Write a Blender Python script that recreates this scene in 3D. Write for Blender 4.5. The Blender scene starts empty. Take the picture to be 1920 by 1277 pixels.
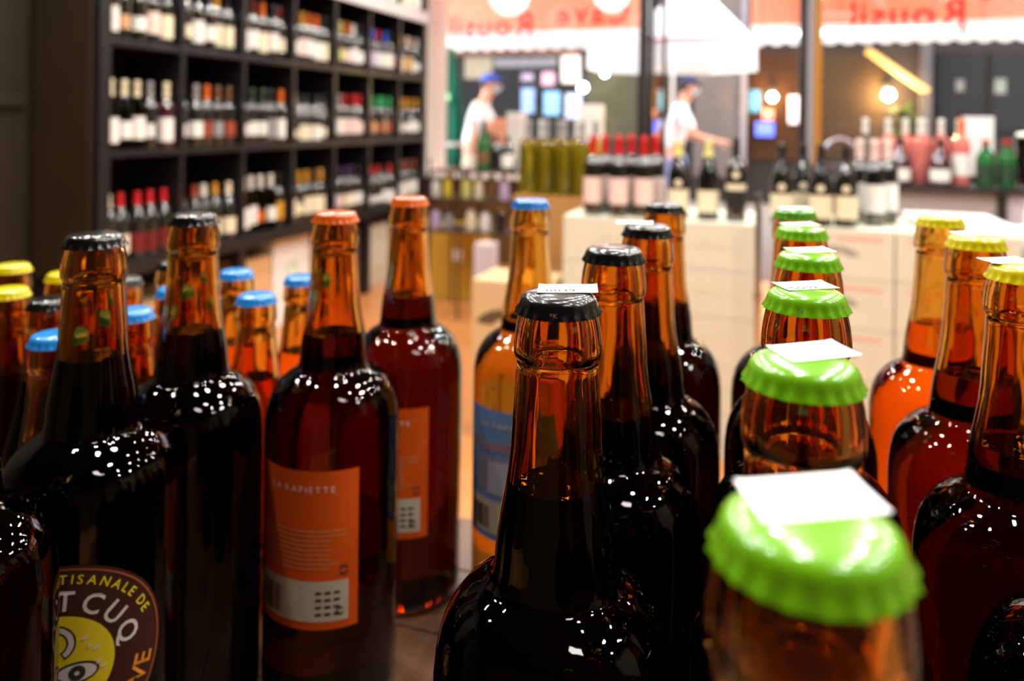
import bpy, bmesh, math, random
from mathutils import Vector, Matrix
random.seed(7)
sc = bpy.context.scene
COL = sc.collection
PI = math.pi
R_ = math.radians

# ------------------------------------------------------------------ camera
F = 1450.0                       # focal length in pixels of the 1920 x 1277 frame
PX, PY = 960.0, 224.0            # principal point (the picture was taken level, frame shifted down)
YAW, ROLL = R_(18.5), R_(0.7)
CA, SA = math.cos(YAW), math.sin(YAW)
CZ = 1.25                        # eye height
cam_d = bpy.data.cameras.new('camera')
cam_d.sensor_width = 36.0
cam_d.sensor_fit = 'HORIZONTAL'
cam_d.lens = F / 1920 * 36
cam_d.shift_y = (PY - 638.5) / 1920
cam_d.clip_start = 0.01
cam_d.dof.use_dof = True
cam_d.dof.focus_distance = 0.292
cam_d.dof.aperture_fstop = 7.4
cam_d.dof.aperture_blades = 9
cam = bpy.data.objects.new('camera', cam_d)
COL.objects.link(cam)
_r = Vector((CA, SA, 0)); _u = Vector((0, 0, 1)); _b = Vector((SA, -CA, 0))
_r2 = _r * math.cos(ROLL) + _u * math.sin(ROLL)
_u2 = -_r * math.sin(ROLL) + _u * math.cos(ROLL)
cam.matrix_world = Matrix(((_r2.x, _u2.x, _b.x, 0), (_r2.y, _u2.y, _b.y, 0), (_r2.z, _u2.z, _b.z, CZ), (0, 0, 0, 1)))
sc.camera = cam

# ------------------------------------------------------------------ world, exposure
W = bpy.data.worlds.new('world'); sc.world = W
W.use_nodes = True
bg = W.node_tree.nodes['Background']
bg.inputs[0].default_value = (0.93, 0.96, 1.0, 1)
bg.inputs[1].default_value = 6.0
sc.view_settings.view_transform = 'Standard'
sc.view_settings.look = 'None'
sc.view_settings.gamma = 1
sc.view_settings.use_curve_mapping = False
sc.view_settings.exposure = 0.15
cy = sc.cycles
cy.max_bounces = 20; cy.transmission_bounces = 20; cy.transparent_max_bounces = 24
cy.glossy_bounces = 6; cy.diffuse_bounces = 4
cy.caustics_reflective = False; cy.caustics_refractive = False
cy.sample_clamp_indirect = 8.0
cy.use_denoising = True

# ------------------------------------------------------------------ pixel helpers: a point at a chosen real depth
def _uv(px, py):
    u, v = px - PX, py - PY
    c, s = math.cos(ROLL), math.sin(ROLL)
    return (u * c + v * s) / F, (-u * s + v * c) / F
def at(px, py, d):
    """room point seen at a pixel, d metres in front of the camera plane"""
    t, v = _uv(px, py)
    xc = t * d
    return Vector((xc * CA - d * SA, xc * SA + d * CA, CZ - v * d))
def atY(px, py, Y):
    """room point seen at a pixel, on the plane y = Y"""
    t, v = _uv(px, py)
    return at(px, py, Y / (t * SA + CA))
def atX(px, py, X):
    t, v = _uv(px, py)
    return at(px, py, X / (t * CA - SA))
def atH(px, py, h):
    """room point seen at a pixel, h metres below the eye"""
    t, v = _uv(px, py)
    return at(px, py, h / v)

# ------------------------------------------------------------------ materials
MATS = {}
def lin(c):
    return tuple((x / 12.92 if x <= 0.04045 else ((x + 0.055) / 1.055) ** 2.4) for x in c)
def srgb(r, g, b): return lin((r / 255, g / 255, b / 255))
def pm(name, col, rough=0.5, metal=0.0, trans=0.0, ior=1.5, coat=0.0, noise=0.0, nscale=30.0, bump=0.0, bscale=60.0,
       emis=None, estr=0.0, stretch=(1, 1, 1), spec=0.5, cior=1.5):
    if name in MATS: return MATS[name]
    m = bpy.data.materials.new(name); m.use_nodes = True
    nt = m.node_tree; b = nt.nodes['Principled BSDF']
    b.inputs['Base Color'].default_value = (*col, 1)
    b.inputs['Roughness'].default_value = rough
    b.inputs['Metallic'].default_value = metal
    b.inputs['Transmission Weight'].default_value = trans
    b.inputs['IOR'].default_value = ior
    b.inputs['Coat Weight'].default_value = coat
    b.inputs['Coat Roughness'].default_value = 0.05
    b.inputs['Coat IOR'].default_value = cior
    b.inputs['Specular IOR Level'].default_value = spec
    if emis:
        b.inputs['Emission Color'].default_value = (*emis, 1); b.inputs['Emission Strength'].default_value = estr
    if noise or bump:
        tc = nt.nodes.new('ShaderNodeTexCoord'); mp = nt.nodes.new('ShaderNodeMapping')
        mp.inputs['Scale'].default_value = stretch
        nt.links.new(tc.outputs['Object'], mp.inputs['Vector'])
    if noise:
        n = nt.nodes.new('ShaderNodeTexNoise'); n.inputs['Scale'].default_value = nscale; n.inputs['Detail'].default_value = 4
        nt.links.new(mp.outputs[0], n.inputs['Vector'])
        mx = nt.nodes.new('ShaderNodeMix'); mx.data_type = 'RGBA'
        mx.inputs[6].default_value = (*[max(0, c * (1 - noise)) for c in col], 1)
        mx.inputs[7].default_value = (*[min(1, c * (1 + noise)) for c in col], 1)
        nt.links.new(n.outputs['Fac'], mx.inputs[0]); nt.links.new(mx.outputs[2], b.inputs['Base Color'])
    if bump:
        n2 = nt.nodes.new('ShaderNodeTexNoise'); n2.inputs['Scale'].default_value = bscale; n2.inputs['Detail'].default_value = 3
        nt.links.new(mp.outputs[0], n2.inputs['Vector'])
        bp = nt.nodes.new('ShaderNodeBump'); bp.inputs['Strength'].default_value = bump; bp.inputs['Distance'].default_value = 0.002
        nt.links.new(n2.outputs['Fac'], bp.inputs['Height']); nt.links.new(bp.outputs[0], b.inputs['Normal'])
    MATS[name] = m
    return m
def tint(name, col, cloud=0.0, ccol=(1, .5, .1)):
    """beer inside the glass: colours what is seen through it; cloudy beer also scatters"""
    if name in MATS: return MATS[name]
    m = bpy.data.materials.new(name); m.use_nodes = True
    nt = m.node_tree; nt.nodes.remove(nt.nodes['Principled BSDF'])
    out = nt.nodes['Material Output']
    t = nt.nodes.new('ShaderNodeBsdfTransparent'); t.inputs[0].default_value = (*col, 1)
    if cloud:
        d = nt.nodes.new('ShaderNodeBsdfTranslucent'); d.inputs[0].default_value = (*ccol, 1)
        d2 = nt.nodes.new('ShaderNodeBsdfDiffuse'); d2.inputs[0].default_value = (*ccol, 1)
        a = nt.nodes.new('ShaderNodeMixShader'); nt.links.new(d.outputs[0], a.inputs[1]); nt.links.new(d2.outputs[0], a.inputs[2])
        x = nt.nodes.new('ShaderNodeMixShader'); x.inputs[0].default_value = cloud
        nt.links.new(t.outputs[0], x.inputs[1]); nt.links.new(a.outputs[0], x.inputs[2]); nt.links.new(x.outputs[0], out.inputs[0])
    else:
        nt.links.new(t.outputs[0], out.inputs[0])
    MATS[name] = m
    return m
def cloth(name, col, through=0.6):
    """thin woven fabric that lets light through"""
    if name in MATS: return MATS[name]
    m = bpy.data.materials.new(name); m.use_nodes = True
    nt = m.node_tree; nt.nodes.remove(nt.nodes['Principled BSDF']); out = nt.nodes['Material Output']
    n = nt.nodes.new('ShaderNodeTexNoise'); n.inputs['Scale'].default_value = 9
    mx = nt.nodes.new('ShaderNodeMix'); mx.data_type = 'RGBA'
    mx.inputs[6].default_value = (*[c * 0.93 for c in col], 1); mx.inputs[7].default_value = (*col, 1)
    nt.links.new(n.outputs['Fac'], mx.inputs[0])
    a = nt.nodes.new('ShaderNodeBsdfTranslucent'); b = nt.nodes.new('ShaderNodeBsdfDiffuse')
    nt.links.new(mx.outputs[2], a.inputs[0]); nt.links.new(mx.outputs[2], b.inputs[0])
    x = nt.nodes.new('ShaderNodeMixShader'); x.inputs[0].default_value = through
    nt.links.new(b.outputs[0], x.inputs[1]); nt.links.new(a.outputs[0], x.inputs[2]); nt.links.new(x.outputs[0], out.inputs[0])
    MATS[name] = m
    return m
def pane(name, col=(1, 1, 1), boost=1.0):
    """flat window glass: clear straight on, mirror-like at a grazing angle"""
    if name in MATS: return MATS[name]
    m = bpy.data.materials.new(name); m.use_nodes = True
    nt = m.node_tree; nt.nodes.remove(nt.nodes['Principled BSDF']); out = nt.nodes['Material Output']
    t = nt.nodes.new('ShaderNodeBsdfTransparent'); t.inputs[0].default_value = (*col, 1)
    g = nt.nodes.new('ShaderNodeBsdfGlossy'); g.inputs['Roughness'].default_value = 0.0
    fr = nt.nodes.new('ShaderNodeFresnel'); fr.inputs[0].default_value = 1.45
    ml = nt.nodes.new('ShaderNodeMath'); ml.operation = 'MULTIPLY'; ml.inputs[1].default_value = boost; ml.use_clamp = True
    nt.links.new(fr.outputs[0], ml.inputs[0])
    x = nt.nodes.new('ShaderNodeMixShader'); nt.links.new(ml.outputs[0], x.inputs[0])
    nt.links.new(t.outputs[0], x.inputs[1]); nt.links.new(g.outputs[0], x.inputs[2]); nt.links.new(x.outputs[0], out.inputs[0])
    MATS[name] = m
    return m
def glow(name, col, s):
    if name in MATS: return MATS[name]
    m = bpy.data.materials.new(name); m.use_nodes = True
    nt = m.node_tree; nt.nodes.remove(nt.nodes['Principled BSDF'])
    e = nt.nodes.new('ShaderNodeEmission'); e.inputs[0].default_value = (*col, 1); e.inputs[1].default_value = s
    nt.links.new(e.outputs[0], nt.nodes['Material Output'].inputs[0])
    MATS[name] = m
    return m

# ------------------------------------------------------------------ mesh helpers
def make_mesh(name, vf, mat, smooth=False, flat_angle=None):
    v, f = vf
    me = bpy.data.meshes.new(name)
    me.from_pydata([tuple(p) for p in v], [], f)
    me.materials.append(mat)
    if smooth:
        for p in me.polygons: p.use_smooth = True
        if flat_angle:
            me.set_sharp_from_angle(angle=R_(flat_angle))
    me.update()
    return me
def obj(name, me, parent=None, loc=(0, 0, 0), rot=(0, 0, 0), label=None, kind=None):
    o = bpy.data.objects.new(name, me); COL.objects.link(o)
    o.location = loc; o.rotation_euler = rot
    if parent: o.parent = parent
    if label: o['label'] = label
    if kind: o['kind'] = kind
    return o
def tag(o, label, cat, group=None):
    o['label'] = label; o['category'] = cat
    if group: o['group'] = group
    return o
def thing(name, label, cat, loc=(0, 0, 0), rz=0.0, group=None):
    o = bpy.data.objects.new(name, None); COL.objects.link(o)
    o.empty_display_size = 0.05
    o.location = loc; o.rotation_euler = (0, 0, rz)
    return tag(o, label, cat, group)
def part(name, vf, mat, parent, smooth=False, ang=None, **k):
    return obj(name, make_mesh(name, vf, mat, smooth, ang), parent, **k)
def struct(name, vf, mat, smooth=False):
    return obj(name, make_mesh(name, vf, mat, smooth), kind='structure')
def join(*vfs):
    V, Fc = [], []
    for v, f in vfs:
        n = len(V); V += list(v); Fc += [tuple(i + n for i in q) for q in f]
    return V, Fc
def move(vf, d=(0, 0, 0), rz=0.0, rx=0.0, ry=0.0, s=1.0):
    M = Matrix.Translation(d) @ Matrix.Rotation(rz, 4, 'Z') @ Matrix.Rotation(ry, 4, 'Y') @ Matrix.Rotation(rx, 4, 'X')
    return [M @ (Vector(p) * s) for p in vf[0]], vf[1]
def box(x0, x1, y0, y1, z0, z1, bev=0.0):
    bm = bmesh.new()
    vs = [bm.verts.new(p) for p in ((x0, y0, z0), (x1, y0, z0), (x1, y1, z0), (x0, y1, z0), (x0, y0, z1), (x1, y0, z1), (x1, y1, z1), (x0, y1, z1))]
    for q in ((3, 2, 1, 0), (4, 5, 6, 7), (0, 1, 5, 4), (1, 2, 6, 5), (2, 3, 7, 6), (3, 0, 4, 7)): bm.faces.new([vs[i] for i in q])
    if bev: bmesh.ops.bevel(bm, geom=bm.edges[:], offset=bev, segments=2, profile=0.6, affect='EDGES')
    bm.verts.index_update()
    r = ([v.co.copy() for v in bm.verts], [tuple(v.index for v in f.verts) for f in bm.faces])
    bm.free()
    return r
def lathe(prof, seg=32, flip=False):
    """prof: (r, z) from bottom to top; r = 0 closes"""
    V, Fc, rings = [], [], []
    for r, z in prof:
        if r < 1e-9: rings.append([len(V)]); V.append(Vector((0, 0, z)))
        else:
            rings.append(list(range(len(V), len(V) + seg)))
            for k in range(seg):
                a = 2 * PI * k / seg; V.append(Vector((r * math.cos(a), r * math.sin(a), z)))
    for A, B in zip(rings, rings[1:]):
        for k in range(seg):
            j = (k + 1) % seg
            if len(A) == 1 and len(B) == 1: continue
            if len(A) == 1: q = (A[0], B[j], B[k])
            elif len(B) == 1: q = (A[k], A[j], B[0])
            else: q = (A[k], A[j], B[j], B[k])
            Fc.append(tuple(reversed(q)) if flip else q)
    return V, Fc
def tube(pts, r, seg=10, caps=True):
    V, Fc = [], []
    pts = [Vector(p) for p in pts]
    n = len(pts)
    for i, p in enumerate(pts):
        d = (pts[min(i + 1, n - 1)] - pts[max(i - 1, 0)]).normalized()
        a = d.orthogonal().normalized() if i == 0 else (a - d * a.dot(d)).normalized()
        b = d.cross(a)
        rr = r[i] if isinstance(r, (list, tuple)) else r
        for k in range(seg):
            t = 2 * PI * k / seg
            V.append(p + (a * math.cos(t) + b * math.sin(t)) * rr)
    for i in range(n - 1):
        for k in range(seg):
            j = (k + 1) % seg
            Fc.append((i * seg + k, i * seg + j, (i + 1) * seg + j, (i + 1) * seg + k))
    if caps:
        Fc.append(tuple(range(seg - 1, -1, -1))); Fc.append(tuple(range((n - 1) * seg, n * seg)))
    return V, Fc
def ball(r, seg=20, ring=12, sx=1, sy=1, sz=1, c=(0, 0, 0)):
    prof = [(r * math.sin(PI * i / ring) if 0 < i < ring else 0, -r * math.cos(PI * i / ring)) for i in range(ring + 1)]
    v, f = lathe(prof, seg)
    return [Vector((p.x * sx + c[0], p.y * sy + c[1], p.z * sz + c[2])) for p in v], f
def keepf(vf, keep):
    used = sorted({i for f in keep for i in f}); mp = {i: k for k, i in enumerate(used)}
    return [vf[0][i] for i in used], [tuple(mp[i] for i in f) for f in keep]
def wrap(vf, R, off=0.0):
    """flat print (s, t) -> round a bottle of radius R, facing local -Y"""
    return [Vector(((R + off + p.z) * math.sin(p.x / R), -(R + off + p.z) * math.cos(p.x / R), p.y)) for p in vf[0]], vf[1]
def grid(x0, x1, y0, y1, nx, ny=1):
    V = [Vector((x0 + (x1 - x0) * i / nx, y0 + (y1 - y0) * j / ny, 0)) for j in range(ny + 1) for i in range(nx + 1)]
    Fc = [(j * (nx + 1) + i, j * (nx + 1) + i + 1, (j + 1) * (nx + 1) + i + 1, (j + 1) * (nx + 1) + i) for j in range(ny) for i in range(nx)]
    return V, Fc
def disc(cx, cy, r, n=48, rin=0.0, rings=6, a0=0, a1=2 * PI, sy=1.0):
    V, Fc = [], []
    for j in range(rings + 1):
        rr = rin + (r - rin) * j / rings
        for i in range(n + 1):
            a = a0 + (a1 - a0) * i / n
            V.append(Vector((cx + rr * math.cos(a), cy + rr * math.sin(a) * sy, 0)))
    for j in range(rings):
        for i in range(n):
            a = j * (n + 1) + i
            Fc.append((a, a + n + 1, a + n + 2, a + 1))
    return V, Fc
def curved_label(R, z0, z1, half, thick=0.0004, nx=28):
    """a sheet of paper glued round a bottle, with its own thickness"""
    a = R * half
    f1 = wrap(grid(-a, a, z0, z1, nx, 2), R, thick)
    f2 = wrap(grid(-a, a, z0, z1, nx, 2), R, 0.00005)
    return join(f1, (f2[0], [tuple(reversed(q)) for q in f2[1]]))

# glyphs from Blender's built-in font
GL = {}
def glyph(ch):
    if ch in GL: return GL[ch]
    cu = bpy.data.curves.new('glyph', 'FONT'); cu.body = ch; cu.size = 1.0; cu.offset = 0.012; cu.resolution_u = 3
    o = bpy.data.objects.new('glyph', cu); COL.objects.link(o)
    dg = bpy.context.evaluated_depsgraph_get(); e = o.evaluated_get(dg); me = e.to_mesh()
    V = [v.co.copy() for v in me.vertices]; Fc = [tuple(p.vertices) for p in me.polygons]
    e.to_mesh_clear(); bpy.data.objects.remove(o); bpy.data.curves.remove(cu)
    x0 = min((p.x for p in V), default=0); x1 = max((p.x for p in V), default=0.25)
    V = [Vector((p.x - x0, p.y, 0)) for p in V]
    GL[ch] = (V, Fc, x1 - x0)
    return GL[ch]
def text_flat(s, size, cx, cy, gap=0.12, mirror=False):
    adv, pos = 0, []
    for ch in s:
        if ch == ' ': adv += 0.35; continue
        V, Fc, w = glyph(ch); pos.append((ch, adv)); adv += w + gap
    adv -= gap
    out = []
    for ch, x in pos:
        V, Fc, w = glyph(ch)
        sg = -1 if mirror else 1
        vs = [Vector((cx + sg * (p.x + x - adv / 2) * size, cy + p.y * size, 0)) for p in V]
        out.append((vs, [tuple(reversed(q)) for q in Fc] if mirror else Fc))
    return join(*out)
def text_arc(s, size, cx, cy, r, a_mid, gap=0.18, inside=False):
    adv, pos = 0, []
    for ch in s:
        if ch == ' ': adv += 0.45; continue
        V, Fc, w = glyph(ch); pos.append((ch, adv + w / 2)); adv += w + gap
    out = []
    for ch, x in pos:
        V, Fc, w = glyph(ch)
        off = (x - adv / 2) * size / r
        a = a_mid - off if not inside else a_mid + off
        th = a - PI / 2 if not inside else a + PI / 2
        c, s_ = math.cos(th), math.sin(th)
        vs = []
        for p in V:
            lx, ly = (p.x - w / 2) * size, p.y * size
            vs.append(Vector((cx + r * math.cos(a) + lx * c - ly * s_, cy + r * math.sin(a) + lx * s_ + ly * c, 0)))
        out.append((vs, Fc))
    return join(*out)

# ------------------------------------------------------------------ room shell
XL, XR, YB, YF, ZC = -3.08, 2.7, -2.2, 6.3, 3.0
m_floor = pm('floor_wood', srgb(196, 128, 72), 0.35, noise=0.25, nscale=5, stretch=(6, 0.6, 1), coat=0.15)
m_dark = pm('dark_brown_wall', srgb(36, 28, 14), 0.55, noise=0.3, nscale=4)
m_plaster = pm('plaster', srgb(96, 86, 72), 0.8, noise=0.08, nscale=6)
m_ceil = pm('ceiling_paint', srgb(40, 37, 35), 0.85, noise=0.06)
m_cream = pm('cream_frame_paint', srgb(250, 246, 238), 0.5, noise=0.03)
m_black = pm('black_frame_metal', srgb(24, 23, 25), 0.4, noise=0.2)
struct('floor', box(XL - .1, XR + .1, YB - .1, YF + .1, -.1, 0), m_floor)
struct('ceiling', box(XL - .1, XR + .1, YB - .1, YF + .1, ZC, ZC + .1), m_ceil)
struct('wall_left', box(XL - .1, XL, YB - .1, YF + .1, 0, ZC), m_dark)
struct('wall_right', box(XR, XR + .1, YB - .1, YF + .1, 0, ZC), m_plaster)
struct('wall_back', box(XL, XR, YB - .1, YB, 0, ZC), pm('ochre_wall', srgb(70, 54, 30), .8, noise=.1, nscale=3))
# dark boards beside the shelving
struct('trim_1', box(XL, XL + .05, 1.62, 1.74, 0, ZC, .004), m_black)
struct('trim_2', box(XL, XL + .03, 1.75, 2.5, 1.28, 1.33, .004), m_dark)
# front wall: sill wall, lintel, corner frame
xpost1 = atY(1205, 150, YF).x; xpost2 = atY(1506, 150, YF).x
xfr0 = atY(797, 150, YF).x; xfr1 = atY(829, 150, YF).x
m_sillwood = pm('brown_sill_wood', srgb(96, 66, 36), 0.5, noise=0.3, nscale=8)
wf = struct('wall_front', join(box(XL, xpost1 - .03, YF, YF + .14, 0, .74), box(xpost2 + .2, XR, YF, YF + .14, 0, .74),
     box(XL, XR, YF, YF + .14, 2.55, ZC), box(XL, XL + .05, YF, YF + .14, .74, .741)), m_sillwood)
xrev = atY(798, 150, YF - .06).x
struct('trim_3', box(XL, xrev, YF - .06, YF + .42, .74, 2.55, .006), m_cream)
struct('trim_4', box(xrev, xpost1 - .033, YF - .14, YF + .42, .74, .80, .006), m_cream)
struct('trim_5', box(xpost1 - .032, xpost1 + .032, YF - .03, YF + .1, 0, 2.55, .005), m_black)
struct('trim_6', box(xpost2 - .03, xpost2 + .025, YF - .03, YF + .1, 0, 2.55, .005), m_black)
struct('trim_7', box(xpost2 + .025, xpost2 + .075, YF - .02, YF + .1, 0, 2.55, .005), pm('grey_metal', srgb(150, 148, 154), 0.4, noise=.1))
struct('trim_8', box(xpost2 + .075, xpost2 + .13, YF - .04, YF + .1, 0, 2.55, .005), pm('ochre_wood', srgb(170, 116, 30), 0.5, noise=.2))
struct('trim_9', box(xpost2 + .13, XR, YF - .06, YF + .14, .74, .80, .006), m_black)
m_pane = pane('window_glass')
w1 = struct('window_1', box(xrev, xpost1 - .032, YF + .03, YF + .036, .80, 2.55), m_pane)
w2 = struct('window_2', box(xpost2 + .13, XR, YF + .03, YF + .036, .80, 2.55), m_pane)
# the shop door stands open outwards, at right angles to the front
dr = obj('door_1', make_mesh('door_1', box(-.02, .02, 0, .03, 0, 2.4), m_black), kind='structure', loc=(xpost1 + .055, YF + .1, 0))
part('door_rail', join(box(-.02, .02, .03, .8, 0, .12), box(-.02, .02, .03, .8, 2.3, 2.4)), m_black, dr)
part('door_stile', box(-.02, .02, .80, .84, 0, 2.4), m_black, dr)
part('door_glass', box(-.003, .003, .03, .80, .12, 2.3), pane('door_glass', (.5, .5, .5), 1.6), dr)

# ceiling spotlights: small round downlights, the light that the bottles mirror
SPOT_E = 8.5
me_ring = make_mesh('ring', lathe([(.062, .012), (.062, -.006), (.072, -.008), (.078, .0), (.078, .012)], 28), pm('lamp_ring_metal', srgb(190, 190, 190), .3, 1.0, noise=.05), True, 40)
me_can = make_mesh('can', lathe([(0, .03), (.06, .03), (.062, .012)], 28, True), m_cream, True, 40)
rs = random.Random(2)
SP = [(x + rs.uniform(-.12, .12), y + rs.uniform(-.15, .15)) for x in (-2.35, -1.6, -.85, -.1, .65, 1.4, 2.15) for y in (.25, 1.0, 1.8, 2.7, 3.6, 4.5, 5.4)]
for i, (x, y) in enumerate(SP):
    t = thing('ceiling_downlight', 'small round recessed downlight in the dark shop ceiling', 'ceiling light', (x, y, ZC - .035), 0, 'ceiling downlights')
    obj('ring', me_ring, t); obj('can', me_can, t)
    L = bpy.data.lights.new('downlight', 'AREA'); L.shape = 'DISK'; L.size = .11; L.energy = SPOT_E; L.color = (1.0, .95, .88); L.spread = R_(165)
    lo = bpy.data.objects.new('ceiling_downlight_offscreen', L); COL.objects.link(lo); lo.parent = t; lo.location = (0, 0, -.012)

# flat panel lamp over the near end of the table: the oblong highlight on the nearest cap
for x, y in ((.9, -.45),):
    t = thing('panel_lamp', 'flat white ceiling panel lamp over the beer table', 'ceiling light', (x, y, ZC - .03))
    part('frame', join(box(-.33, .33, -.13, -.11, -.02, .03), box(-.33, .33, .11, .13, -.02, .03), box(-.33, -.31, -.11, .11, -.02, .03), box(.31, .33, -.11, .11, -.02, .03)), m_cream, t)
    L = bpy.data.lights.new('panel', 'AREA'); L.shape = 'RECTANGLE'; L.size = .6; L.size_y = .2; L.energy = 7; L.color = (1.0, .95, .92)
    lo = bpy.data.objects.new('ceiling_panel_offscreen', L); COL.objects.link(lo); lo.parent = t; lo.location = (0, 0, -.01)

# ------------------------------------------------------------------ the table that carries the beer
TZ = CZ - 0.379
m_table = pm('table_wood', srgb(92, 60, 38), 0.45, noise=0.35, nscale=6, stretch=(9, .8, 1), coat=.1)
m_tleg = pm('table_leg_wood', srgb(70, 46, 26), 0.5, noise=0.3)
tb = thing('display_table', 'brown wooden display table under the rows of beer bottles', 'table', (-.12, .37, 0))
NPL = 8
for i in range(NPL):
    y0 = -.33 + i * .645 / NPL
    part('plank', box(-.82, .72, y0 + .0008, y0 + .645 / NPL - .0008, TZ - .03, TZ, .0012), m_table, tb)
part('apron', box(-.78, .68, -.30, .28, TZ - .11, TZ - .031), m_tleg, tb)
for sx in (-.76, .60):
    for sy in (-.29, .23):
        part('leg', box(sx, sx + .06, sy, sy + .06, 0, TZ - .111, .004), m_tleg, tb)

# ------------------------------------------------------------------ beer bottles
mm = 0.001
PROF75 = [(0, 4), (28, 2), (36, 0), (40.5, .8), (43.4, 4), (44.5, 10), (44.5, 90), (44.5, 170), (44.3, 178), (43.4, 186), (41.6, 193), (38.8, 198.5), (34.8, 203.6), (30.0, 207.6), (26.2, 209.9), (23.9, 211.4), (23.0, 213.6), (22.4, 218), (22.0, 223),
          (21.4, 229), (20.3, 236), (18.9, 243.5), (17.7, 251), (16.9, 259), (16.5, 268), (15.9, 277), (15.4, 286), (15.1, 290.4), (15.3, 291.6), (16.0, 292.4), (16.35, 294), (16.2, 298), (15.6, 303), (14.7, 307.5), (13.8, 311), (12.6, 313.2), (0, 313.6)]
PROF33 = [(0, 3), (20, 2), (25, 0), (28, .8), (29.8, 4), (30.5, 9), (30.5, 60), (30.5, 110), (30.2, 119), (29, 128), (26.8, 138), (24, 149), (21.2, 161), (19, 174), (17.2, 187), (15.8, 200), (14.7, 211), (14.2, 217), (14.6, 218.4), (15.4, 219.4), (15.6, 222),
          (15.3, 228), (14.6, 233), (13.6, 236.5), (12.4, 238.4), (0, 238.8)]
def r_at(prof, z):
    for (r0, z0), (r1, z1) in zip(prof[2:], prof[3:]):
        if z0 <= z <= z1 and z1 > z0: return r0 + (r1 - r0) * (z - z0) / (z1 - z0)
    return prof[-2][0]
def sc_prof(p): return [(r * mm, z * mm) for r, z in p]
def glass_shape(prof, level, seg=56):
    outer = lathe(sc_prof(prof), seg)
    zs = [level] + [z for r, z in prof[3:-2] if z > level + 2]
    cav = [(0, level), (r_at(prof, level) - 4.4, level)] + [(r_at(prof, z) - 4.2 - (1.5 if z > prof[-2][1] - 22 else 0), z) for z in zs[1:]]
    cav += [(0, zs[-1] + .5)]
    return join(outer, lathe(sc_prof(cav), seg, flip=True))
def beer_shape(prof, level, seg=40):
    p = [(0, 8), (r_at(prof, 8) - 6, 8), (r_at(prof, 14) - 3, 14)] + [(r - 3.0, z) for r, z in prof[5:] if 16 < z < level - 3] + [(r_at(prof, level) - 3.4, level - .5), (0, level - .5)]
    return lathe(sc_prof(p), seg)
m_amber = pm('amber_glass', (.82, .41, .085), 0.0, trans=1.0, ior=1.5, bump=.30, bscale=60, stretch=(1, 1, .10))
m_amber_light = pm('light_amber_glass', (.90, .60, .20), 0.0, trans=1.0, ior=1.5, bump=.30, bscale=60, stretch=(1, 1, .10))
T_STOUT = tint('stout_beer', (.10, .03, .008))
T_BROWN = tint('brown_beer', (.30, .10, .03))
T_RED = tint('red_beer', (.25, .07, .018))
T_AMBER = tint('amber_beer', (.42, .20, .06))
T_GOLD = tint('golden_beer', (.86, .50, .18))
T_WHITE = tint('cloudy_beer', (.97, .78, .42), .35, (1.0, .50, .08))
MESH = {}
def shared(key, fn):
    if key not in MESH: MESH[key] = fn()
    return MESH[key]

# crown cap: flat top, rounded rim, 21 flutes that flare at the hem
def crown():
    seg, V, Fc = 21 * 8, [], []
    rows = [(0.0, .25, 0), (5, .2, 0), (9.6, .05, 0), (11.6, -.25, 0), (12.8, -.8, 0), (13.7, -1.6, 0), (14.2, -2.6, .02), (14.5, -3.6, .15), (14.8, -4.6, .4), (15.2, -5.5, .7), (15.65, -6.3, .95), (15.95, -7.0, 1.0),
            (15.5, -7.1, 1.0), (14.6, -5.8, .6), (13.7, -3.6, .1), (13.4, -1.8, 0), (0, -1.2, 0)]
    idx = []
    for r, z, a in rows:
        if r == 0: idx.append([len(V)]); V.append(Vector((0, 0, z * mm))); continue
        idx.append(list(range(len(V), len(V) + seg)))
        for k in range(seg):
            t = 2 * PI * k / seg
            w = math.cos(21 * t)
            rr = r + a * (.55 * w ** 3 if w > 0 else .35 * w) - a * .15
            V.append(Vector((rr * math.cos(t) * mm, rr * math.sin(t) * mm, (z - .25 * a * (w < 0)) * mm)))
    for A, B in zip(idx, idx[1:]):
        for k in range(seg):
            j = (k + 1) % seg
            if len(A) == 1: Fc.append((A[0], B[k], B[j]))
            elif len(B) == 1: Fc.append((A[j], A[k], B[0]))
            else: Fc.append((A[j], A[k], B[k], B[j]))
    return V, Fc
CAPC = {'black': srgb(14, 14, 15), 'green': srgb(112, 178, 18), 'dark green': srgb(78, 142, 18), 'yellow': srgb(214, 196, 12), 'orange': srgb(214, 92, 22), 'blue': srgb(24, 118, 196), 'light blue': srgb(36, 130, 208), 'white': srgb(200, 200, 196)}
def cap_mesh(c):
    return shared('cap' + c, lambda: make_mesh('crown_cap', crown(), pm('cap_' + c.replace(' ', '_'), CAPC[c], .22, coat=.6, noise=.04, nscale=200, bump=.03, bscale=900), True, 50))
m_paper = pm('sticker_paper', srgb(246, 246, 246), .6, noise=.02)
m_ink = pm('sticker_ink', srgb(26, 28, 36), .6, noise=.05)
m_mark = pm('stamp_ink', srgb(205, 205, 200), .5, noise=.05)
def sticker_shape(w=22.5, h=14.5, curl=.8, sk=2.0):
    nx, ny = 10, 8
    V, Fc = grid(-w / 2, w / 2, -h / 2, h / 2, nx, ny)
    def bend(p):
        r = math.hypot(p.x, p.y)
        return .30 + max(0, r - 11.5) * .18 * curl * (1 if p.y > -2 else .4)
    top = [Vector(((p.x + sk * p.y / h) * mm, p.y * mm, (bend(p) + .12) * mm)) for p in V]
    bot = [Vector(((p.x + sk * p.y / h) * mm, p.y * mm, bend(p) * mm)) for p in V]
    return join((top, Fc), (bot, [tuple(reversed(q)) for q in Fc]))
ME_STICK = make_mesh('price_sticker', sticker_shape(), m_paper, True)
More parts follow.
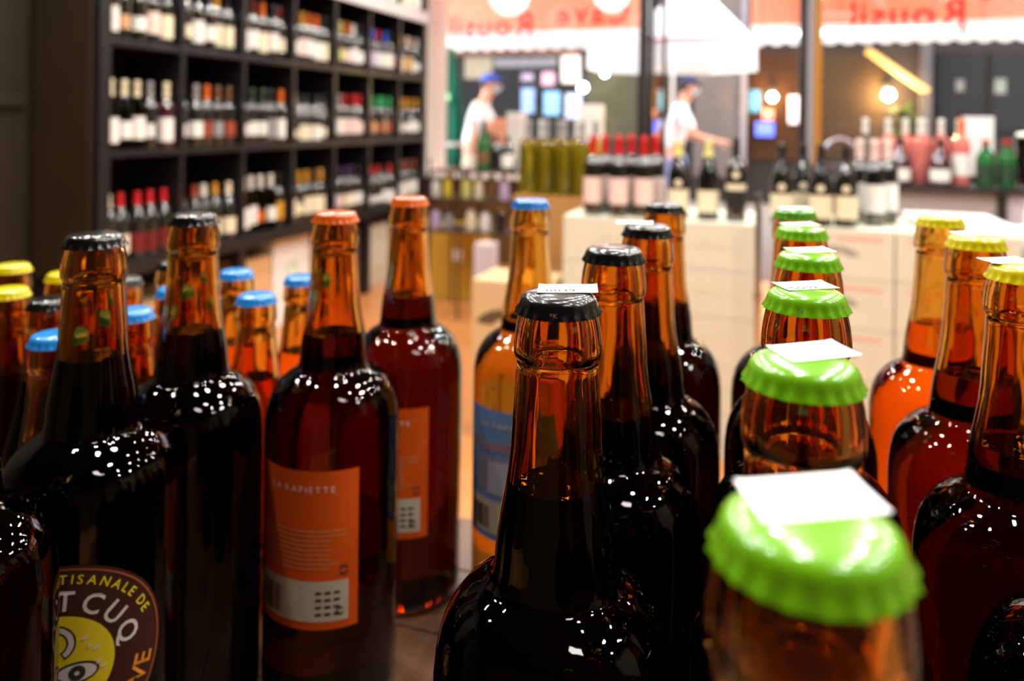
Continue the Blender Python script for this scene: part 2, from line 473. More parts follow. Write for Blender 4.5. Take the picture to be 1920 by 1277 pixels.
def digits():
    v, f = text_flat('0039', 5.2, -3.2, -5.6, .12)
    return [Vector((p.x * mm, p.y * mm, .48 * mm)) for p in v], f
ME_DIG = make_mesh('printed_number', digits(), m_ink)
def skirt_mark():
    v, f = text_flat('FK', 2.3, 0, 0, .12)
    return wrap(([Vector((p.x * mm, p.y * mm, 0)) for p in v], f), 14.9 * mm, .0003)
ME_MARK = make_mesh('stamped_letters', skirt_mark(), m_mark)

def cam_face(x, y): return math.atan2(-x, y)
BEERS = []
def beer(p, cap, liquid, label, group=None, small=False, level=None, turn=0.0, sticker=None, mark=False, name='beer_bottle'):
    prof = PROF33 if small else PROF75
    level = level or (178 if small else 240)
    top = prof[-1][1] + 1.6
    t = thing(name, label, 'beer bottle', (p[0], p[1], TZ), cam_face(p[0], p[1]) - turn, group)
    light = liquid.name in ('golden_beer', 'cloudy_beer')
    kk = f'{int(small)}_{level}_{int(light)}'
    obj('glass', shared('g' + kk, lambda: make_mesh('glass', glass_shape(prof, level, 40 if small else 64), m_amber_light if light else m_amber, True, 60)), t)
    obj('beer', shared('b' + kk + liquid.name, lambda: make_mesh('beer', beer_shape(prof, level), liquid, True, 60)), t)
    ck = obj('crown_cap', cap_mesh(cap), t, (0, 0, (top + .3) * mm), (0, 0, random.uniform(0, .3)))
    if mark: obj('stamped_letters', ME_MARK, ck, (0, 0, -4.6 * mm), (R_(5), 0, turn - ck.rotation_euler.z + R_(-6)))
    if sticker is not None:
        dx, dy, rz = sticker
        s = obj('price_sticker', ME_STICK, t, (dx * mm, dy * mm, (top + .3) * mm), (0, 0, rz + turn))
        obj('printed_number', ME_DIG, s)
    BEERS.append(t)
    return t
HB = 0.0665          # mid cap below the eye, tall bottles
HS = 0.1395          # small bottles
def big(px, py): return atH(px, py, HB)
def sml(px, py): return atH(px, py, HS)
ordn = ['first', 'second', 'third', 'fourth', 'fifth', 'sixth']

# row of green caps, from the near edge of the table back
for i, ((x, y), c) in enumerate(zip([(1518, 1000), (1506, 692), (1512, 558), (1516, 485), (1503, 433), (1491, 399)], ['green'] * 5 + ['dark green'])):
    beer(big(x, y), c, T_STOUT, f'amber beer bottle with green cap and sticker, {ordn[i]} of its row from the near edge', 'green-capped beer bottles', level=[244, 246, 240, 238, 240, 238][i],
         sticker=[(0, 6, .55), (2.5, 7, .68), (-.5, 6.5, .62), (.5, 6.5, .6), (-1, 6, .6), (0, 1, .5)][i], mark=(i == 2))
# row of black caps in the middle
for i, (x, y) in enumerate([(1047, 563), (1151, 474), (1214, 430), (1246, 388)]):
    beer(big(x, y), 'black', T_STOUT, f'dark amber beer bottle with black cap, {ordn[i]} in the row beside the green caps', 'black-capped beer bottles beside the green row',
         level=[246, 234, 238, 240][i], sticker=[(3.5, 5, .12), None, (-8, 4, .1), None][i], mark=(i == 0))
# yellow caps
for i, (x, y) in enumerate([(1763, 412), (1830, 451), (1921, 508)]):
    beer(big(x, y), 'yellow', [T_GOLD, T_AMBER, T_BROWN][i], ['clear golden beer bottle with yellow cap, rearmost of the yellow-capped row', 'amber beer bottle with yellow cap and raised price sticker, between two other yellow caps',
         'dark amber beer bottle with yellow cap and folded price sticker, second of the yellow row'][i], 'yellow-capped beer bottles', level=[240, 236, 232][i], sticker=[(-1.5, 1.5, .6), (-2, 5.5, .75), (-7, 5, .8)][i])
y3 = big(1921, 508)
beer((y3.x + .002, y3.y - .1), 'yellow', T_BROWN, 'dark amber beer bottle with yellow cap, foremost of the yellow-capped row', 'yellow-capped beer bottles', level=240, sticker=(-3, 4, .1))
# black caps on the left, one with a round brown label
lb = [big(178, 447), big(360, 409)]
d = (lb[1] - lb[0]).normalized() * .0905
lb[1] = lb[0] + d
LEFTB = []
LEFTB.append(beer(lb[0], 'black', T_STOUT, 'dark beer bottle with black cap and a round brown label with yellow disc', None, level=250, turn=R_(17)))
LEFTB.append(beer(lb[1], 'black', T_STOUT, 'dark unlabelled beer bottle with black cap right behind the round-labelled bottle', None, level=240))
f0 = lb[0] - d * 1.0
LEFTB.append(beer((f0.x, f0.y), 'black', T_STOUT, 'dark beer bottle in front of the bottle with the round brown label', None, level=240))
# orange caps with orange labels, and one blue cap with a blue label
OB = [beer(big(629, 404), 'orange', T_RED, 'reddish beer bottle with orange cap and a full orange label, foremost of two', None, level=234, turn=R_(27)),
      beer(big(768, 375), 'orange', T_RED, 'reddish beer bottle with orange cap, behind the first orange-labelled bottle', None, level=236, turn=R_(27))]
BB = beer(big(995, 380), 'blue', T_WHITE, 'glowing orange beer bottle with blue cap and a pale blue label', None, level=222, turn=R_(24))

# small bottles at the back left
smalls = [('light blue', (443, 508), T_GOLD, 'small tapered beer bottle with blue cap, rear one of a close pair'), ('light blue', (481, 553), T_GOLD, 'small tapered beer bottle with blue cap, front one of a close pair'),
          ('light blue', (566, 519), T_GOLD, 'small tapered beer bottle with blue cap right behind the orange-capped bottle\'s neck'), ('light blue', (246, 582), T_BROWN, 'small beer bottle with blue cap between two tall black-capped bottles'),
          ('light blue', (104, 627), T_STOUT, 'small dark beer bottle with blue cap in front of the dark-capped small one'), ('light blue', (330, 540), T_BROWN, 'small beer bottle with blue cap hidden behind the second tall black cap'),
          ('yellow', (24, 497), T_BROWN, 'small beer bottle with yellow cap at the back beside the dark boards'), ('yellow', (16, 542), T_BROWN, 'small beer bottle with yellow cap in front of another yellow cap'),
          ('yellow', (122, 512), T_BROWN, 'small beer bottle with yellow cap half behind the tall round-labelled bottle'), ('black', (92, 562), T_STOUT, 'small dark beer bottle with a shiny black cap among yellow and blue caps'),
          ('black', (232, 522), T_STOUT, 'small dark beer bottle with black cap behind the tall round-labelled bottle'), ('black', (325, 492), T_GOLD, 'small olive beer bottle with dark cap rearmost behind the tall black caps')]
for c, (x, y), tn, lab in smalls:
    beer(sml(x, y), c, tn, lab, 'small beer bottles at the back of the table', small=True, level=random.choice([176, 182]), name='small_beer_bottle')

# --- labels
RB = 44.5 * mm
def flat_mm(vf): return [p * mm for p in vf[0]], vf[1]
def printed(vf): return wrap(flat_mm(vf), RB, .00062)
def bar(x0, x1, y0, y1, n=6): return grid(x0, x1, y0, y1, n, 1)
def beer_label(b, base, strip, title, ink, word=None, wordc=None):
    z0, z1 = 61 * mm, 159 * mm
    h = R_(48.5)
    half = h * 44.5
    lab = part('label', curved_label(RB, z0, z1, h), base, b, True, 40)
    part('white_strip', printed(bar(-half + 2, half - 6, 66, 91, 24)), strip, lab)
    rnd = random.Random(3)
    bars = []
    x = -half + 7
    while x < -half + 26:
        w = rnd.choice([.4, .6, .9]); bars.append(bar(x, x + w, 69, 86, 1)); x += w + rnd.choice([.5, .7, 1.1])
    addr = []
    for k in range(4):
        for q in range(3):
            addr.append(bar(half - 26 + q * 5.5, half - 22.2 + q * 5.5, 70 + k * 4.4, 71.6 + k * 4.4, 1))
    addr.append(disc(half - 11, 72, 2.6, 18, 1.5, 1, R_(40), R_(330)))
    bc = join(*bars)
    o = part('barcode', wrap(flat_mm(bc), RB, .0009), pm('label_black_ink', srgb(40, 36, 34), .6, noise=.05), lab)
    part('address_print', wrap(flat_mm(join(*addr)), RB, .0009), MATS['label_black_ink'], lab, kind='stuff')
    part('title', printed(text_flat(title, 5.4, 1, 146, .30)), ink, lab)
    lines = []
    for k in range(9):
        y = 121.5 - k * 2.9
        lines.append(bar(-half + 13, half - (8 if k < 2 else 12 + rnd.random() * 8), y, y + .9, 16))
    part('small_print', printed(join(*lines)), pm('label_pale_ink', srgb(232, 150, 90), .6, noise=.05), lab)
    part('recycling_mark', printed(join(disc(half - 9, 97, 3.2, 20, 1.9, 1, R_(20), R_(160)), disc(half - 9, 97, 3.2, 20, 1.9, 1, R_(200), R_(340)))), pm('label_grey_ink', srgb(70, 66, 60), .6, noise=.05), lab)
    if word: part('beer_name', printed(text_flat(word, 10.5, -4, 128, .14)), wordc, lab)
    return lab
m_orange = pm('orange_label_paper', srgb(244, 94, 12), .55, noise=.06, nscale=300)
m_strip = pm('label_cream_paper', srgb(222, 206, 180), .6, noise=.05, nscale=300)
m_white_ink = pm('label_white_ink', srgb(250, 226, 200), .6, noise=.03)
for b in OB: beer_label(b, m_orange, m_strip, 'LA RAPIETTE', m_white_ink)
bl = beer_label(BB, pm('blue_label_paper', srgb(120, 160, 214), .55, noise=.06, nscale=300), m_strip, 'LA RAPIETTE', m_white_ink, 'BLANCHE', pm('label_orange_ink', srgb(226, 130, 40), .6, noise=.05))
part('pale_glass_drawing', printed(grid(-14, 8, 96, 121, 8, 2)), pm('label_pale_blue', srgb(190, 206, 226), .6, noise=.05), bl)

# round brown label: arcs of lettering round a yellow disc with a drawn face
b = LEFTB[0]
cz = 114
lab_f = disc(0, cz, 48, 64, 0, 10)
lab = obj('label', make_mesh('label', join(wrap(flat_mm(lab_f), RB, .0004), (wrap(flat_mm(lab_f), RB, .00005)[0], [tuple(reversed(q)) for q in lab_f[1]])), pm('brown_label_paper', srgb(58, 24, 16), .5, noise=.08, nscale=250), True), b)
m_lyel = pm('label_yellow_ink', srgb(226, 196, 30), .5, noise=.08, nscale=300)
m_lgrey = pm('label_grey_white_ink', srgb(214, 196, 190), .5, noise=.05)
m_lblk = pm('label_outline_ink', srgb(46, 42, 30), .5, noise=.05)
m_lor = pm('label_amber_ink', srgb(216, 132, 36), .5, noise=.05)
part('border_ring', printed(disc(0, cz, 46.8, 72, 45.9, 1)), pm('label_copper_ink', srgb(150, 76, 40), .5, noise=.05), lab)
part('arc_lettering', printed(text_arc('ARTISANALE DE', 6.2, 0, cz, 39.5, R_(62), .26)), m_lyel, lab)
part('name_lettering', printed(text_arc('MONTCUQ', 13.5, 0, cz, 26.5, R_(84), .16)), m_lgrey, lab)
part('lower_lettering', printed(text_arc('VE', 13, 0, cz, 43.5, R_(-20), .12, True)), m_lor, lab)
part('yellow_disc', printed(disc(0, cz, 24, 56, 0, 8)), m_lyel, lab)
def up(vf, k): return wrap(flat_mm(vf), RB, .00062 + k * .0002)
outl = [disc(8, cz - 4, 9.4, 28, 0, 3, sy=.55), disc(-2, cz + 11, 9.5, 30, 5.4, 2, R_(-60), R_(130), .95), disc(-12, cz - 4, 9.4, 28, 0, 3, sy=.55)]
part('drawn_outline', up(join(*outl), 1), m_lblk, lab)
gry = [disc(8, cz - 4, 8.2, 28, 0, 3, sy=.5), disc(-2, cz + 11, 8.6, 30, 6.2, 2, R_(-55), R_(125), .95), disc(-12, cz - 4, 8.2, 28, 0, 3, sy=.5)]
for k in range(9):
    a = R_(-150 + k * 15)
    gry.append(([Vector((4 + math.cos(a) * 6 - .9, cz - 13 + math.sin(a) * 3, 0)), Vector((4 + math.cos(a) * 6 + .9, cz - 13 + math.sin(a) * 3, 0)), Vector((4 + math.cos(a) * 17, cz - 13 + math.sin(a) * 11, 0))], [(0, 1, 2)]))
for px_, py_, an in ((13, 8, 60), (16, 6, 40), (17, -1, 55), (19, -4, 20), (11, 12, 30)):
    gry.append(([Vector((px_ - 1.8 * math.cos(R_(an)), cz + py_ - 1.8 * math.sin(R_(an)), 0)), Vector((px_ + .7, cz + py_ - .5, 0)), Vector((px_ + 1.8 * math.cos(R_(an)), cz + py_ + 1.8 * math.sin(R_(an)), 0)), Vector((px_ - .7, cz + py_ + .5, 0))], [(0, 1, 2, 3)]))
part('drawn_face', up(join(*gry), 2), m_lgrey, lab)
part('drawn_pupil', up(join(disc(8, cz - 4, 3.6, 20, 1.2, 1), disc(-12, cz - 4, 3.6, 20, 1.2, 1)), 3), m_lblk, lab)

# ------------------------------------------------------------------ wine bottles (shared shapes)
WP = {'bordeaux': [(0, 6), (30, 0), (36, 2), (37.5, 8), (37.5, 186), (37.2, 194), (36, 202), (33.4, 210), (29, 218), (23.6, 225.5), (18.4, 232), (15.4, 238), (14.3, 246), (13.9, 296), (15, 298), (15, 305), (13.8, 307), (13.5, 315), (0, 316)],
      'burgundy': [(0, 6), (33, 0), (40, 2), (41, 8), (41, 140), (40, 158), (36, 180), (29, 204), (22, 226), (16.5, 246), (14.2, 262), (13.8, 284), (15, 286), (15, 291), (13.6, 293), (13.4, 297), (0, 298)],
      'flute': [(0, 5), (30, 0), (36.5, 2), (38, 8), (38, 130), (36.5, 160), (32, 200), (26, 240), (20, 272), (15.6, 296), (14, 312), (13.6, 338), (15, 340), (15, 345), (13.6, 347), (13.2, 351), (0, 352)],
      'tall': [(0, 6), (34, 0), (40, 2), (41.5, 8), (41.5, 222), (40, 236), (34, 250), (24, 262), (17, 271), (15, 282), (14.6, 330), (16, 332), (16, 340), (14.6, 342), (14.2, 349), (0, 350)],
      'champagne': [(0, 6), (36, 0), (43, 2), (44, 9), (44, 130), (42, 155), (36, 185), (28, 213), (21, 240), (17, 262), (15, 280), (16.5, 284), (16.5, 292), (15.5, 296), (14.8, 312), (0, 316)],
      'jug': [(0, 5), (42, 0), (50, 2), (52, 10), (52, 90), (48, 115), (38, 138), (26, 156), (17, 172), (14, 186), (13.6, 215), (15.5, 217), (15.5, 224), (0, 226)],
      'liqueur': [(0, 5), (34, 0), (39, 2), (40, 8), (40, 120), (38, 138), (28, 158), (18, 172), (14.5, 184), (14, 200), (15.5, 202), (15.5, 218), (0, 220)]}
LABZ = {'bordeaux': (48, 150, 37, 78), 'burgundy': (30, 112, 41, 75), 'flute': (40, 110, 38, 60), 'tall': (40, 110, 41.5, 60), 'champagne': (45, 120, 44, 60), 'jug': (22, 78, 52, 55), 'liqueur': (25, 105, 40, 70)}
CAPZ = {'bordeaux': (242, 317), 'burgundy': (240, 299), 'flute': (300, 353), 'tall': (272, 351), 'champagne': (228, 317), 'jug': (200, 227), 'liqueur': (196, 221)}
m_wg = {'dark': pm('dark_bottle_glass', (.008, .009, .007), .06, coat=1.0, cior=1.9, noise=.2), 'black': pm('black_bottle_glass', (.004, .004, .005), .06, coat=1.0, cior=1.9, noise=.2),
        'olive': pm('olive_bottle_glass', (.62, .60, .10), .02, trans=1, ior=1.2, noise=.05), 'green': pm('green_bottle_glass', (.04, .22, .06), .05, trans=.5, ior=1.2, coat=.3, noise=.1),
        'gold': pm('gold_green_wine', (.56, .46, .03), .03, trans=.85, ior=1.25, coat=.6, noise=.06), 'rose': pm('rose_wine', (1.0, .30, .25), .05, trans=.45, ior=1.12, coat=.4, noise=.05),
        'clear': pm('clear_glass', (.92, .93, .93), .02, trans=1, ior=1.2, noise=.02), 'plum': pm('plum_bottle_glass', (.05, .008, .02), .06, coat=1.0, cior=1.9, noise=.2)}
CC = {'white': (232, 230, 224), 'cream': (232, 222, 190), 'grey': (150, 148, 150), 'red': (196, 22, 28), 'dark red': (112, 18, 24), 'orange': (222, 104, 22), 'gold': (206, 150, 40), 'brown': (112, 80, 50), 'black': (26, 26, 28),
      'green': (50, 170, 96), 'dark green': (36, 62, 40), 'blue': (36, 90, 220), 'purple': (60, 36, 80), 'pink': (234, 206, 198), 'pale yellow': (220, 214, 130), 'yellow': (226, 206, 60), 'tan': (206, 158, 110), 'lilac': (196, 176, 214), 'red brown': (150, 66, 40)}
def cmat(c, kind): return pm(f'{kind}_{c.replace(" ", "_")}', srgb(*CC[c]), .5 if kind == 'label' else .32, coat=0 if kind == 'label' else .3, noise=.06, nscale=80)
def wine(p, shape='bordeaux', cap='black', lab='white', glass='dark', label='', group=None, turn=0.0, name='wine_bottle', cat='wine bottle', medallion=False, lv=0):
    t = thing(name, label, cat, p, cam_face(p[0], p[1]) - turn, group)
    prof = WP[shape]
    obj('glass', shared(f'wg{shape}{glass}', lambda: make_mesh('glass', lathe(sc_prof(prof), 24), m_wg[glass], True, 60)), t)
    if cap:
        z0, z1 = CAPZ[shape]
        cp = [(r_at(prof, z0) + .5, z0)] + [(r + .6, z) for r, z in prof[3:-1] if z0 < z] + [(0, z1)]
        obj('capsule', shared(f'wc{shape}{cap}', lambda: make_mesh('capsule', lathe(sc_prof(cp), 20), cmat(cap, 'capsule'), True, 60)), t)
    if lab:
        z0, z1, r, h = LABZ[shape]
        h *= (1, .82, .9, .7)[lv]; z1 -= (0, 22, 6, 34)[lv]; z0 += (0, 4, -14, 6)[lv]
        obj('label', shared(f'wl{shape}{lab}{lv}', lambda: make_mesh('label', curved_label((r + .3) * mm, z0 * mm, z1 * mm, R_(h), nx=14), cmat(lab, 'label'), True, 40)), t)
    if medallion:
        z0, z1, r, h = LABZ[shape]
        obj('medallion', shared(f'wm{shape}', lambda: make_mesh('medallion', wrap(flat_mm(disc(0, z1 + 26, 13, 20, 0, 3)), (r + .3) * mm, .0012), cmat('cream', 'label'))), t)
    return t

# ------------------------------------------------------------------ wine shelving along the left wall
SX = -2.70                       # front face of the shelving
SY0, BAY, NB = 2.585, .461, 7
ZS = [.585, 1.077, 1.566, 2.075]
m_shelf = pm('black_shelf_wood', srgb(22, 20, 23), .4, noise=.3, nscale=10, coat=.15)
m_fascia = pm('pale_fascia_paint', srgb(212, 206, 208), .45, noise=.06)
sh = thing('wine_shelving', 'tall black shelving unit full of wine bottles along the left wall', 'shelf', (SX, SY0, 0))
SD = .35
def shb(name, x0, x1, y0, y1, z0, z1, m, bev=.002): return part(name, box(x0, x1, y0, y1, z0, z1, bev), m, sh)
for i in range(NB + 1):
    w = .03 if i in (0, NB) else .014
    for k in range(3):
        shb('divider', -SD, 0, i * BAY - w, i * BAY + w, ZS[k] + .016, ZS[k + 1] - .016, m_shelf)
    shb('divider', -SD, 0, i * BAY - w, i * BAY + w, ZS[3] + .04, 2.6, m_shelf)
for k in range(4):
    t0 = .05 if k == 0 else .015
    shb('shelf_board', -SD, .0 if k else .02, -.03, NB * BAY + .03, ZS[k] - t0, ZS[k] + .015, m_shelf)
shb('fascia', .001, .018, -.03, NB * BAY + .03, ZS[3] - .05, ZS[3] + .045, m_fascia)
shb('top_board', -SD, 0, -.03, NB * BAY + .03, 2.6, 2.63, m_shelf)
shb('back_panel', -SD - .012, -SD, -.03, NB * BAY + .03, ZS[0] - .05, 2.63, m_shelf)
shb('end_panel', -SD, -.035, -.046, -.0305, ZS[0] - .05, 2.63, pm('olive_brown_panel', srgb(44, 34, 16), .5, noise=.25, nscale=3))
for i in (0, 2, 5, 7):
    shb('leg', -.06, 0, i * BAY - .03, i * BAY + .03, 0, ZS[0] - .05, m_shelf)
    shb('leg', -SD, -SD + .06, i * BAY - .03, i * BAY + .03, 0, ZS[0] - .05, m_shelf)

# five bottles to a bay: (capsule, label, glass)
ROWS = {0: ('bottom', [
    [('cream', 'dark red', 'dark'), ('red', 'cream', 'dark'), ('red', 'dark red', 'dark'), ('red', 'dark red', 'dark'), ('red', 'dark red', 'dark')],
    [('dark red', 'cream', 'dark'), ('red brown', 'cream', 'dark'), ('white', 'cream', 'dark'), ('gold', 'cream', 'dark'), ('cream', 'cream', 'dark')],
    [('white', 'white', 'olive'), ('white', 'white', 'olive'), ('white', 'orange', 'olive'), ('white', 'white', 'olive'), ('black', 'gold', 'dark')],
    [('black', 'cream', 'dark'), ('gold', 'cream', 'dark'), ('gold', 'cream', 'dark'), ('brown', 'cream', 'dark'), ('gold', 'cream', 'dark')],
    [('purple', 'lilac', 'dark'), ('purple', 'pink', 'dark'), ('purple', 'cream', 'dark'), ('purple', 'white', 'dark'), ('black', 'white', 'dark')],
    [('white', 'white', 'dark'), ('red', 'white', 'dark'), ('red', 'white', 'dark'), ('black', 'white', 'dark'), ('red', 'white', 'dark')],
    [('brown', 'white', 'dark'), ('brown', 'white', 'dark'), ('red brown', 'white', 'dark'), ('brown', 'white', 'dark'), ('red brown', 'white', 'dark')]]),
  1: ('middle', [
    [('cream', 'white', 'olive'), ('cream', 'white', 'olive'), ('cream', 'white', 'olive'), ('grey', 'white', 'dark'), ('cream', 'white', 'plum')],
    [('orange', 'white', 'dark'), ('grey', 'white', 'dark'), ('orange', 'red brown', 'dark'), ('brown', 'grey', 'dark'), ('brown', 'red brown', 'dark')],
    [('dark green', 'white', 'dark'), ('dark green', 'white', 'dark'), ('dark green', 'white', 'dark'), ('black', 'grey', 'dark'), ('orange', 'white', 'dark')],
    [('cream', 'cream', 'dark'), ('black', 'cream', 'dark'), ('black', 'cream', 'dark'), ('black', 'white', 'dark'), ('black', 'cream', 'dark')],
    [('grey', 'tan', 'dark'), ('grey', 'white', 'dark'), ('red', 'pink', 'dark'), ('red', 'pink', 'dark'), ('red', 'pink', 'dark')],
    [('green', 'red brown', 'dark'), ('green', 'tan', 'dark'), ('green', 'red brown', 'dark'), ('green', 'tan', 'dark'), ('green', 'red brown', 'dark')],
    [('gold', 'white', 'dark'), ('gold', 'white', 'dark'), ('gold', 'white', 'dark'), ('gold', 'white', 'dark'), ('gold', 'white', 'dark')]]),
  2: ('upper', [
    [('white', 'white', 'dark'), ('orange', 'tan', 'dark'), ('white', 'white', 'dark'), ('white', 'pink', 'dark'), ('white', 'cream', 'dark')],
    [('gold', 'cream', 'dark'), ('black', 'white', 'dark'), ('black', 'white', 'dark'), ('gold', 'cream', 'dark'), ('black', 'cream', 'dark')],
    [('red', 'white', 'dark'), ('dark red', 'white', 'dark'), ('orange', 'cream', 'dark'), ('black', 'white', 'dark'), ('dark red', 'cream', 'dark')],
    [('white', 'white', 'dark'), ('gold', 'pink', 'dark'), ('orange', 'white', 'dark'), ('orange', 'white', 'dark'), ('black', 'cream', 'dark')],
    [('white', 'black', 'dark'), ('pale yellow', 'pale yellow', 'dark'), ('orange', 'pink', 'dark'), ('white', 'white', 'dark'), ('black', 'white', 'dark')],
    [('red', 'white', 'dark'), ('blue', 'lilac', 'dark'), ('red', 'white', 'dark'), ('blue', 'white', 'dark'), ('black', 'pink', 'dark')],
    [('white', 'tan', 'dark'), ('gold', 'white', 'dark'), ('white', 'gold', 'dark'), ('gold', 'white', 'dark'), ('white', 'white', 'dark')]]),
  3: ('top', [[], [], [], [], [], [('gold', 'white', 'olive'), ('white', 'white', 'dark'), ('gold', 'white', 'olive'), ('white', 'cream', 'dark'), ('gold', 'white', 'olive')],
    [('yellow', 'white', 'olive'), ('white', 'cream', 'dark'), ('yellow', 'white', 'olive'), ('white', 'cream', 'dark'), ('yellow', 'white', 'olive')]])}
bayn = ['first', 'second', 'third', 'fourth', 'fifth', 'sixth', 'seventh']
rw = random.Random(5)
def shp_b(k, i): return (k, i) in ((0, 0), (0, 1), (1, 3), (0, 5))
for k, (rn, bays) in ROWS.items():
    for i, specs in enumerate(bays):
        for j, (c, l, g) in enumerate(specs):
            y = SY0 + i * BAY + ((.0725, .083) if i == 0 else (.056, .083) if i == NB - 1 else (.061, .0845))[0] + j * (.083 if i in (0, NB - 1) else .0845) + (rw.uniform(-.001, .001) if 0 < i < NB - 1 else 0)
            shp = 'burgundy' if (k, i) in ((0, 0), (0, 1), (1, 3), (0, 5)) else 'bordeaux'
            wine((SX - .052 + rw.uniform(-.02, .004), y, ZS[k] + .015), shp, c, l, g, f'wine bottle, {c} capsule, {l} label, {bayn[i]} bay from dark boards, {rn} shelf', f'wine bottles in the {bayn[i]} bay of the {rn} shelf', turn=rw.uniform(-.45, .45), lv=rw.choice((0, 0, 1, 2, 3)))

# ------------------------------------------------------------------ cartons
def carton(x0, x1, y0, y1, z0, z1, col, label, group=None, prints=None, face='y'):
    t = thing('carton', label, 'carton', ((x0 + x1) / 2, (y0 + y1) / 2, z0), 0, group)
    hx, hy, h = (x1 - x0) / 2 - .001, (y1 - y0) / 2 - .001, z1 - z0 - .0015
    m = pm('card_' + col, {'cream': srgb(212, 210, 190), 'brown': srgb(176, 128, 70), 'tan': srgb(220, 176, 126), 'white': srgb(238, 238, 234), 'kraft': srgb(206, 178, 132), 'ochre': srgb(196, 158, 52), 'lilac': srgb(206, 198, 210)}[col], .7, noise=.07, nscale=12, bump=.05, bscale=200)
    part('body', box(-hx, hx, -hy, hy, 0, h - .004, .002), m, t)
    for s in (-1, 1): part('flap', box(-hx + .001, hx - .001, min(s * .0008, s * hy), max(s * .0008, s * hy), h - .0039, h, .0008), m, t)
    part('tape', box(-.024, .024, -hy - .0006, hy + .0006, h - .06, h + .0003) if face == 'none' else join(box(-hx - .0004, hx + .0004, -.024, .024, h, h + .0006)), pm('parcel_tape', srgb(200, 170, 120), .25, noise=.04), t)
    if prints:
        pr, pg = prints
        Y = -hy - .0006
        if pr:
            w, zz = hx * .8, h * .78
            o = []
            def vq(a, b, c, d_): return [Vector((a, Y, c)), Vector((b, Y, c)), Vector((b, Y, d_)), Vector((a, Y, d_))], [(0, 1, 2, 3)]
            part('red_line', vq(-w, -w * .12, zz, zz + .012), pm('carton_red_ink', srgb(226, 166, 148), .7, noise=.1), t)
            part('red_line', vq(w * .02, w, zz, zz + .012), MATS['carton_red_ink'], t)
        if pg:
            mk = pm('carton_' + pg, {'grey': srgb(158, 154, 142), 'green': srgb(212, 210, 184), 'dark': srgb(92, 74, 46)}[pg], .7, noise=.15, nscale=60)
            e = disc(0, h * .42, h * .30, 24, h * .15, 2, R_(10), R_(170), .8)
            def flip(vf): return [Vector((p.x, Y, p.y)) for p in vf[0]], [tuple(reversed(q)) for q in vf[1]]
            part('printed_arch', flip(([Vector((p.x * 1.5, p.y, 0)) for p in e[0]], e[1])), mk, t)
            part('printed_emblem', ([Vector((p.x, Y - .0006, p.y)) for p in disc(0, h * .58, h * .07, 16, 0, 2)[0]], [tuple(reversed(q)) for q in disc(0, 0, 1, 16, 0, 2)[1]]), mk, t)
    return t
AZ = .877
def cols(n): return [AZ * k / n for k in range(n + 1)]
for ci in range(2):
    zz = cols(5)
    for k in range(5):
        x0 = -.77 + ci * .365
        carton(x0, x0 + .362, 2.95, 3.40, zz[k], zz[k + 1], 'cream', f'cream wine carton with faint green print, {["brown-carton", "chrome-pole"][ci]} side, {ordn[4 - k]} from the top', 'cream wine cartons with green print', (False, 'green'))
for ci in range(2):
    zz = cols(5)
    for k in range(5):
        x0 = .035 + ci * .382
        carton(x0, x0 + .379, 2.97, 3.42, zz[k], zz[k + 1], 'cream', f'cream carton with red lines and grey arch, {["chrome-pole", "printer"][ci]} side, {ordn[4 - k]} from the top', 'cream wine cartons with red and grey print', (True, 'grey'))
zz = [0, .292, .584, AZ]
for k in range(3):
    carton(.82, 1.24, 2.95, 3.35, zz[k], zz[k + 1], 'white', f'white carton under the receipt printer, {ordn[2 - k]} from the top', 'white cartons under the printer')
EZ = .898
ex0, ex1 = atY(962, 400, 3.45).x, atY(1142, 400, 3.45).x
for k in range(3):
    carton(ex0, ex1, 3.45, 3.85, EZ * k / 3, EZ * (k + 1) / 3, 'brown', f'brown carton under the tall gold-green bottles, {ordn[2 - k]} from the top', 'brown cartons under the flute bottles')
for k in range(2):
    carton(-1.105, -.79, 2.83, 3.08, .3115 * k, .3115 * (k + 1), 'kraft', f'kraft carton with dark print in front of the brown cartons, {["lower", "upper"][k]} one', 'kraft cartons', (False, 'dark'))
for (y0, y1, h, c, nm, pg) in ((2.70, 3.04, .36, 'tan', 'tan carton under the shelving beside its end leg', None), (3.07, 3.42, .40, 'kraft', 'kraft carton under the shelving between two tan cartons', None), (3.58, 3.86, .44, 'tan', 'tan carton under the shelving next to the white carton', None), (3.88, 4.26, .525, 'white', 'tall white carton with faint green emblem under the shelving', None),
      (4.32, 4.72, .40, 'tan', 'tan carton under the shelving behind the white carton', None), (4.98, 5.32, .46, 'cream', 'cream carton under the shelving past the inner leg', None), (5.36, 5.72, .42, 'kraft', 'kraft carton under the shelving at the window end', None)):
    t = carton(SX - .34, SX - .07, y0, y1, 0, h, c, nm)
    if c == 'white': part('printed_emblem', ([Vector((.1355, p.x, p.y)) for p in disc(0, .3, .07, 20, .03, 2)[0]], disc(0, .3, .07, 20, .03, 2)[1]), pm('pale_green_ink', srgb(200, 222, 196), .7, noise=.1), t)
yx0, yx1 = atY(806, 480, 4.95).x, atY(892, 480, 4.95).x
yc = carton(yx0, yx1, 4.95, 5.25, 0, .50, 'ochre', 'ochre yellow carton with a small white label behind the rack')
part('paper_label', box(.0, .075, -.1505, -.1497, .27, .345), m_paper, yc)
carton(atY(888, 480, 4.0).x, atY(921, 480, 4.0).x, 4.0, 4.12, 0, .56, 'lilac', 'slim pale lilac carton standing behind the kraft cartons')

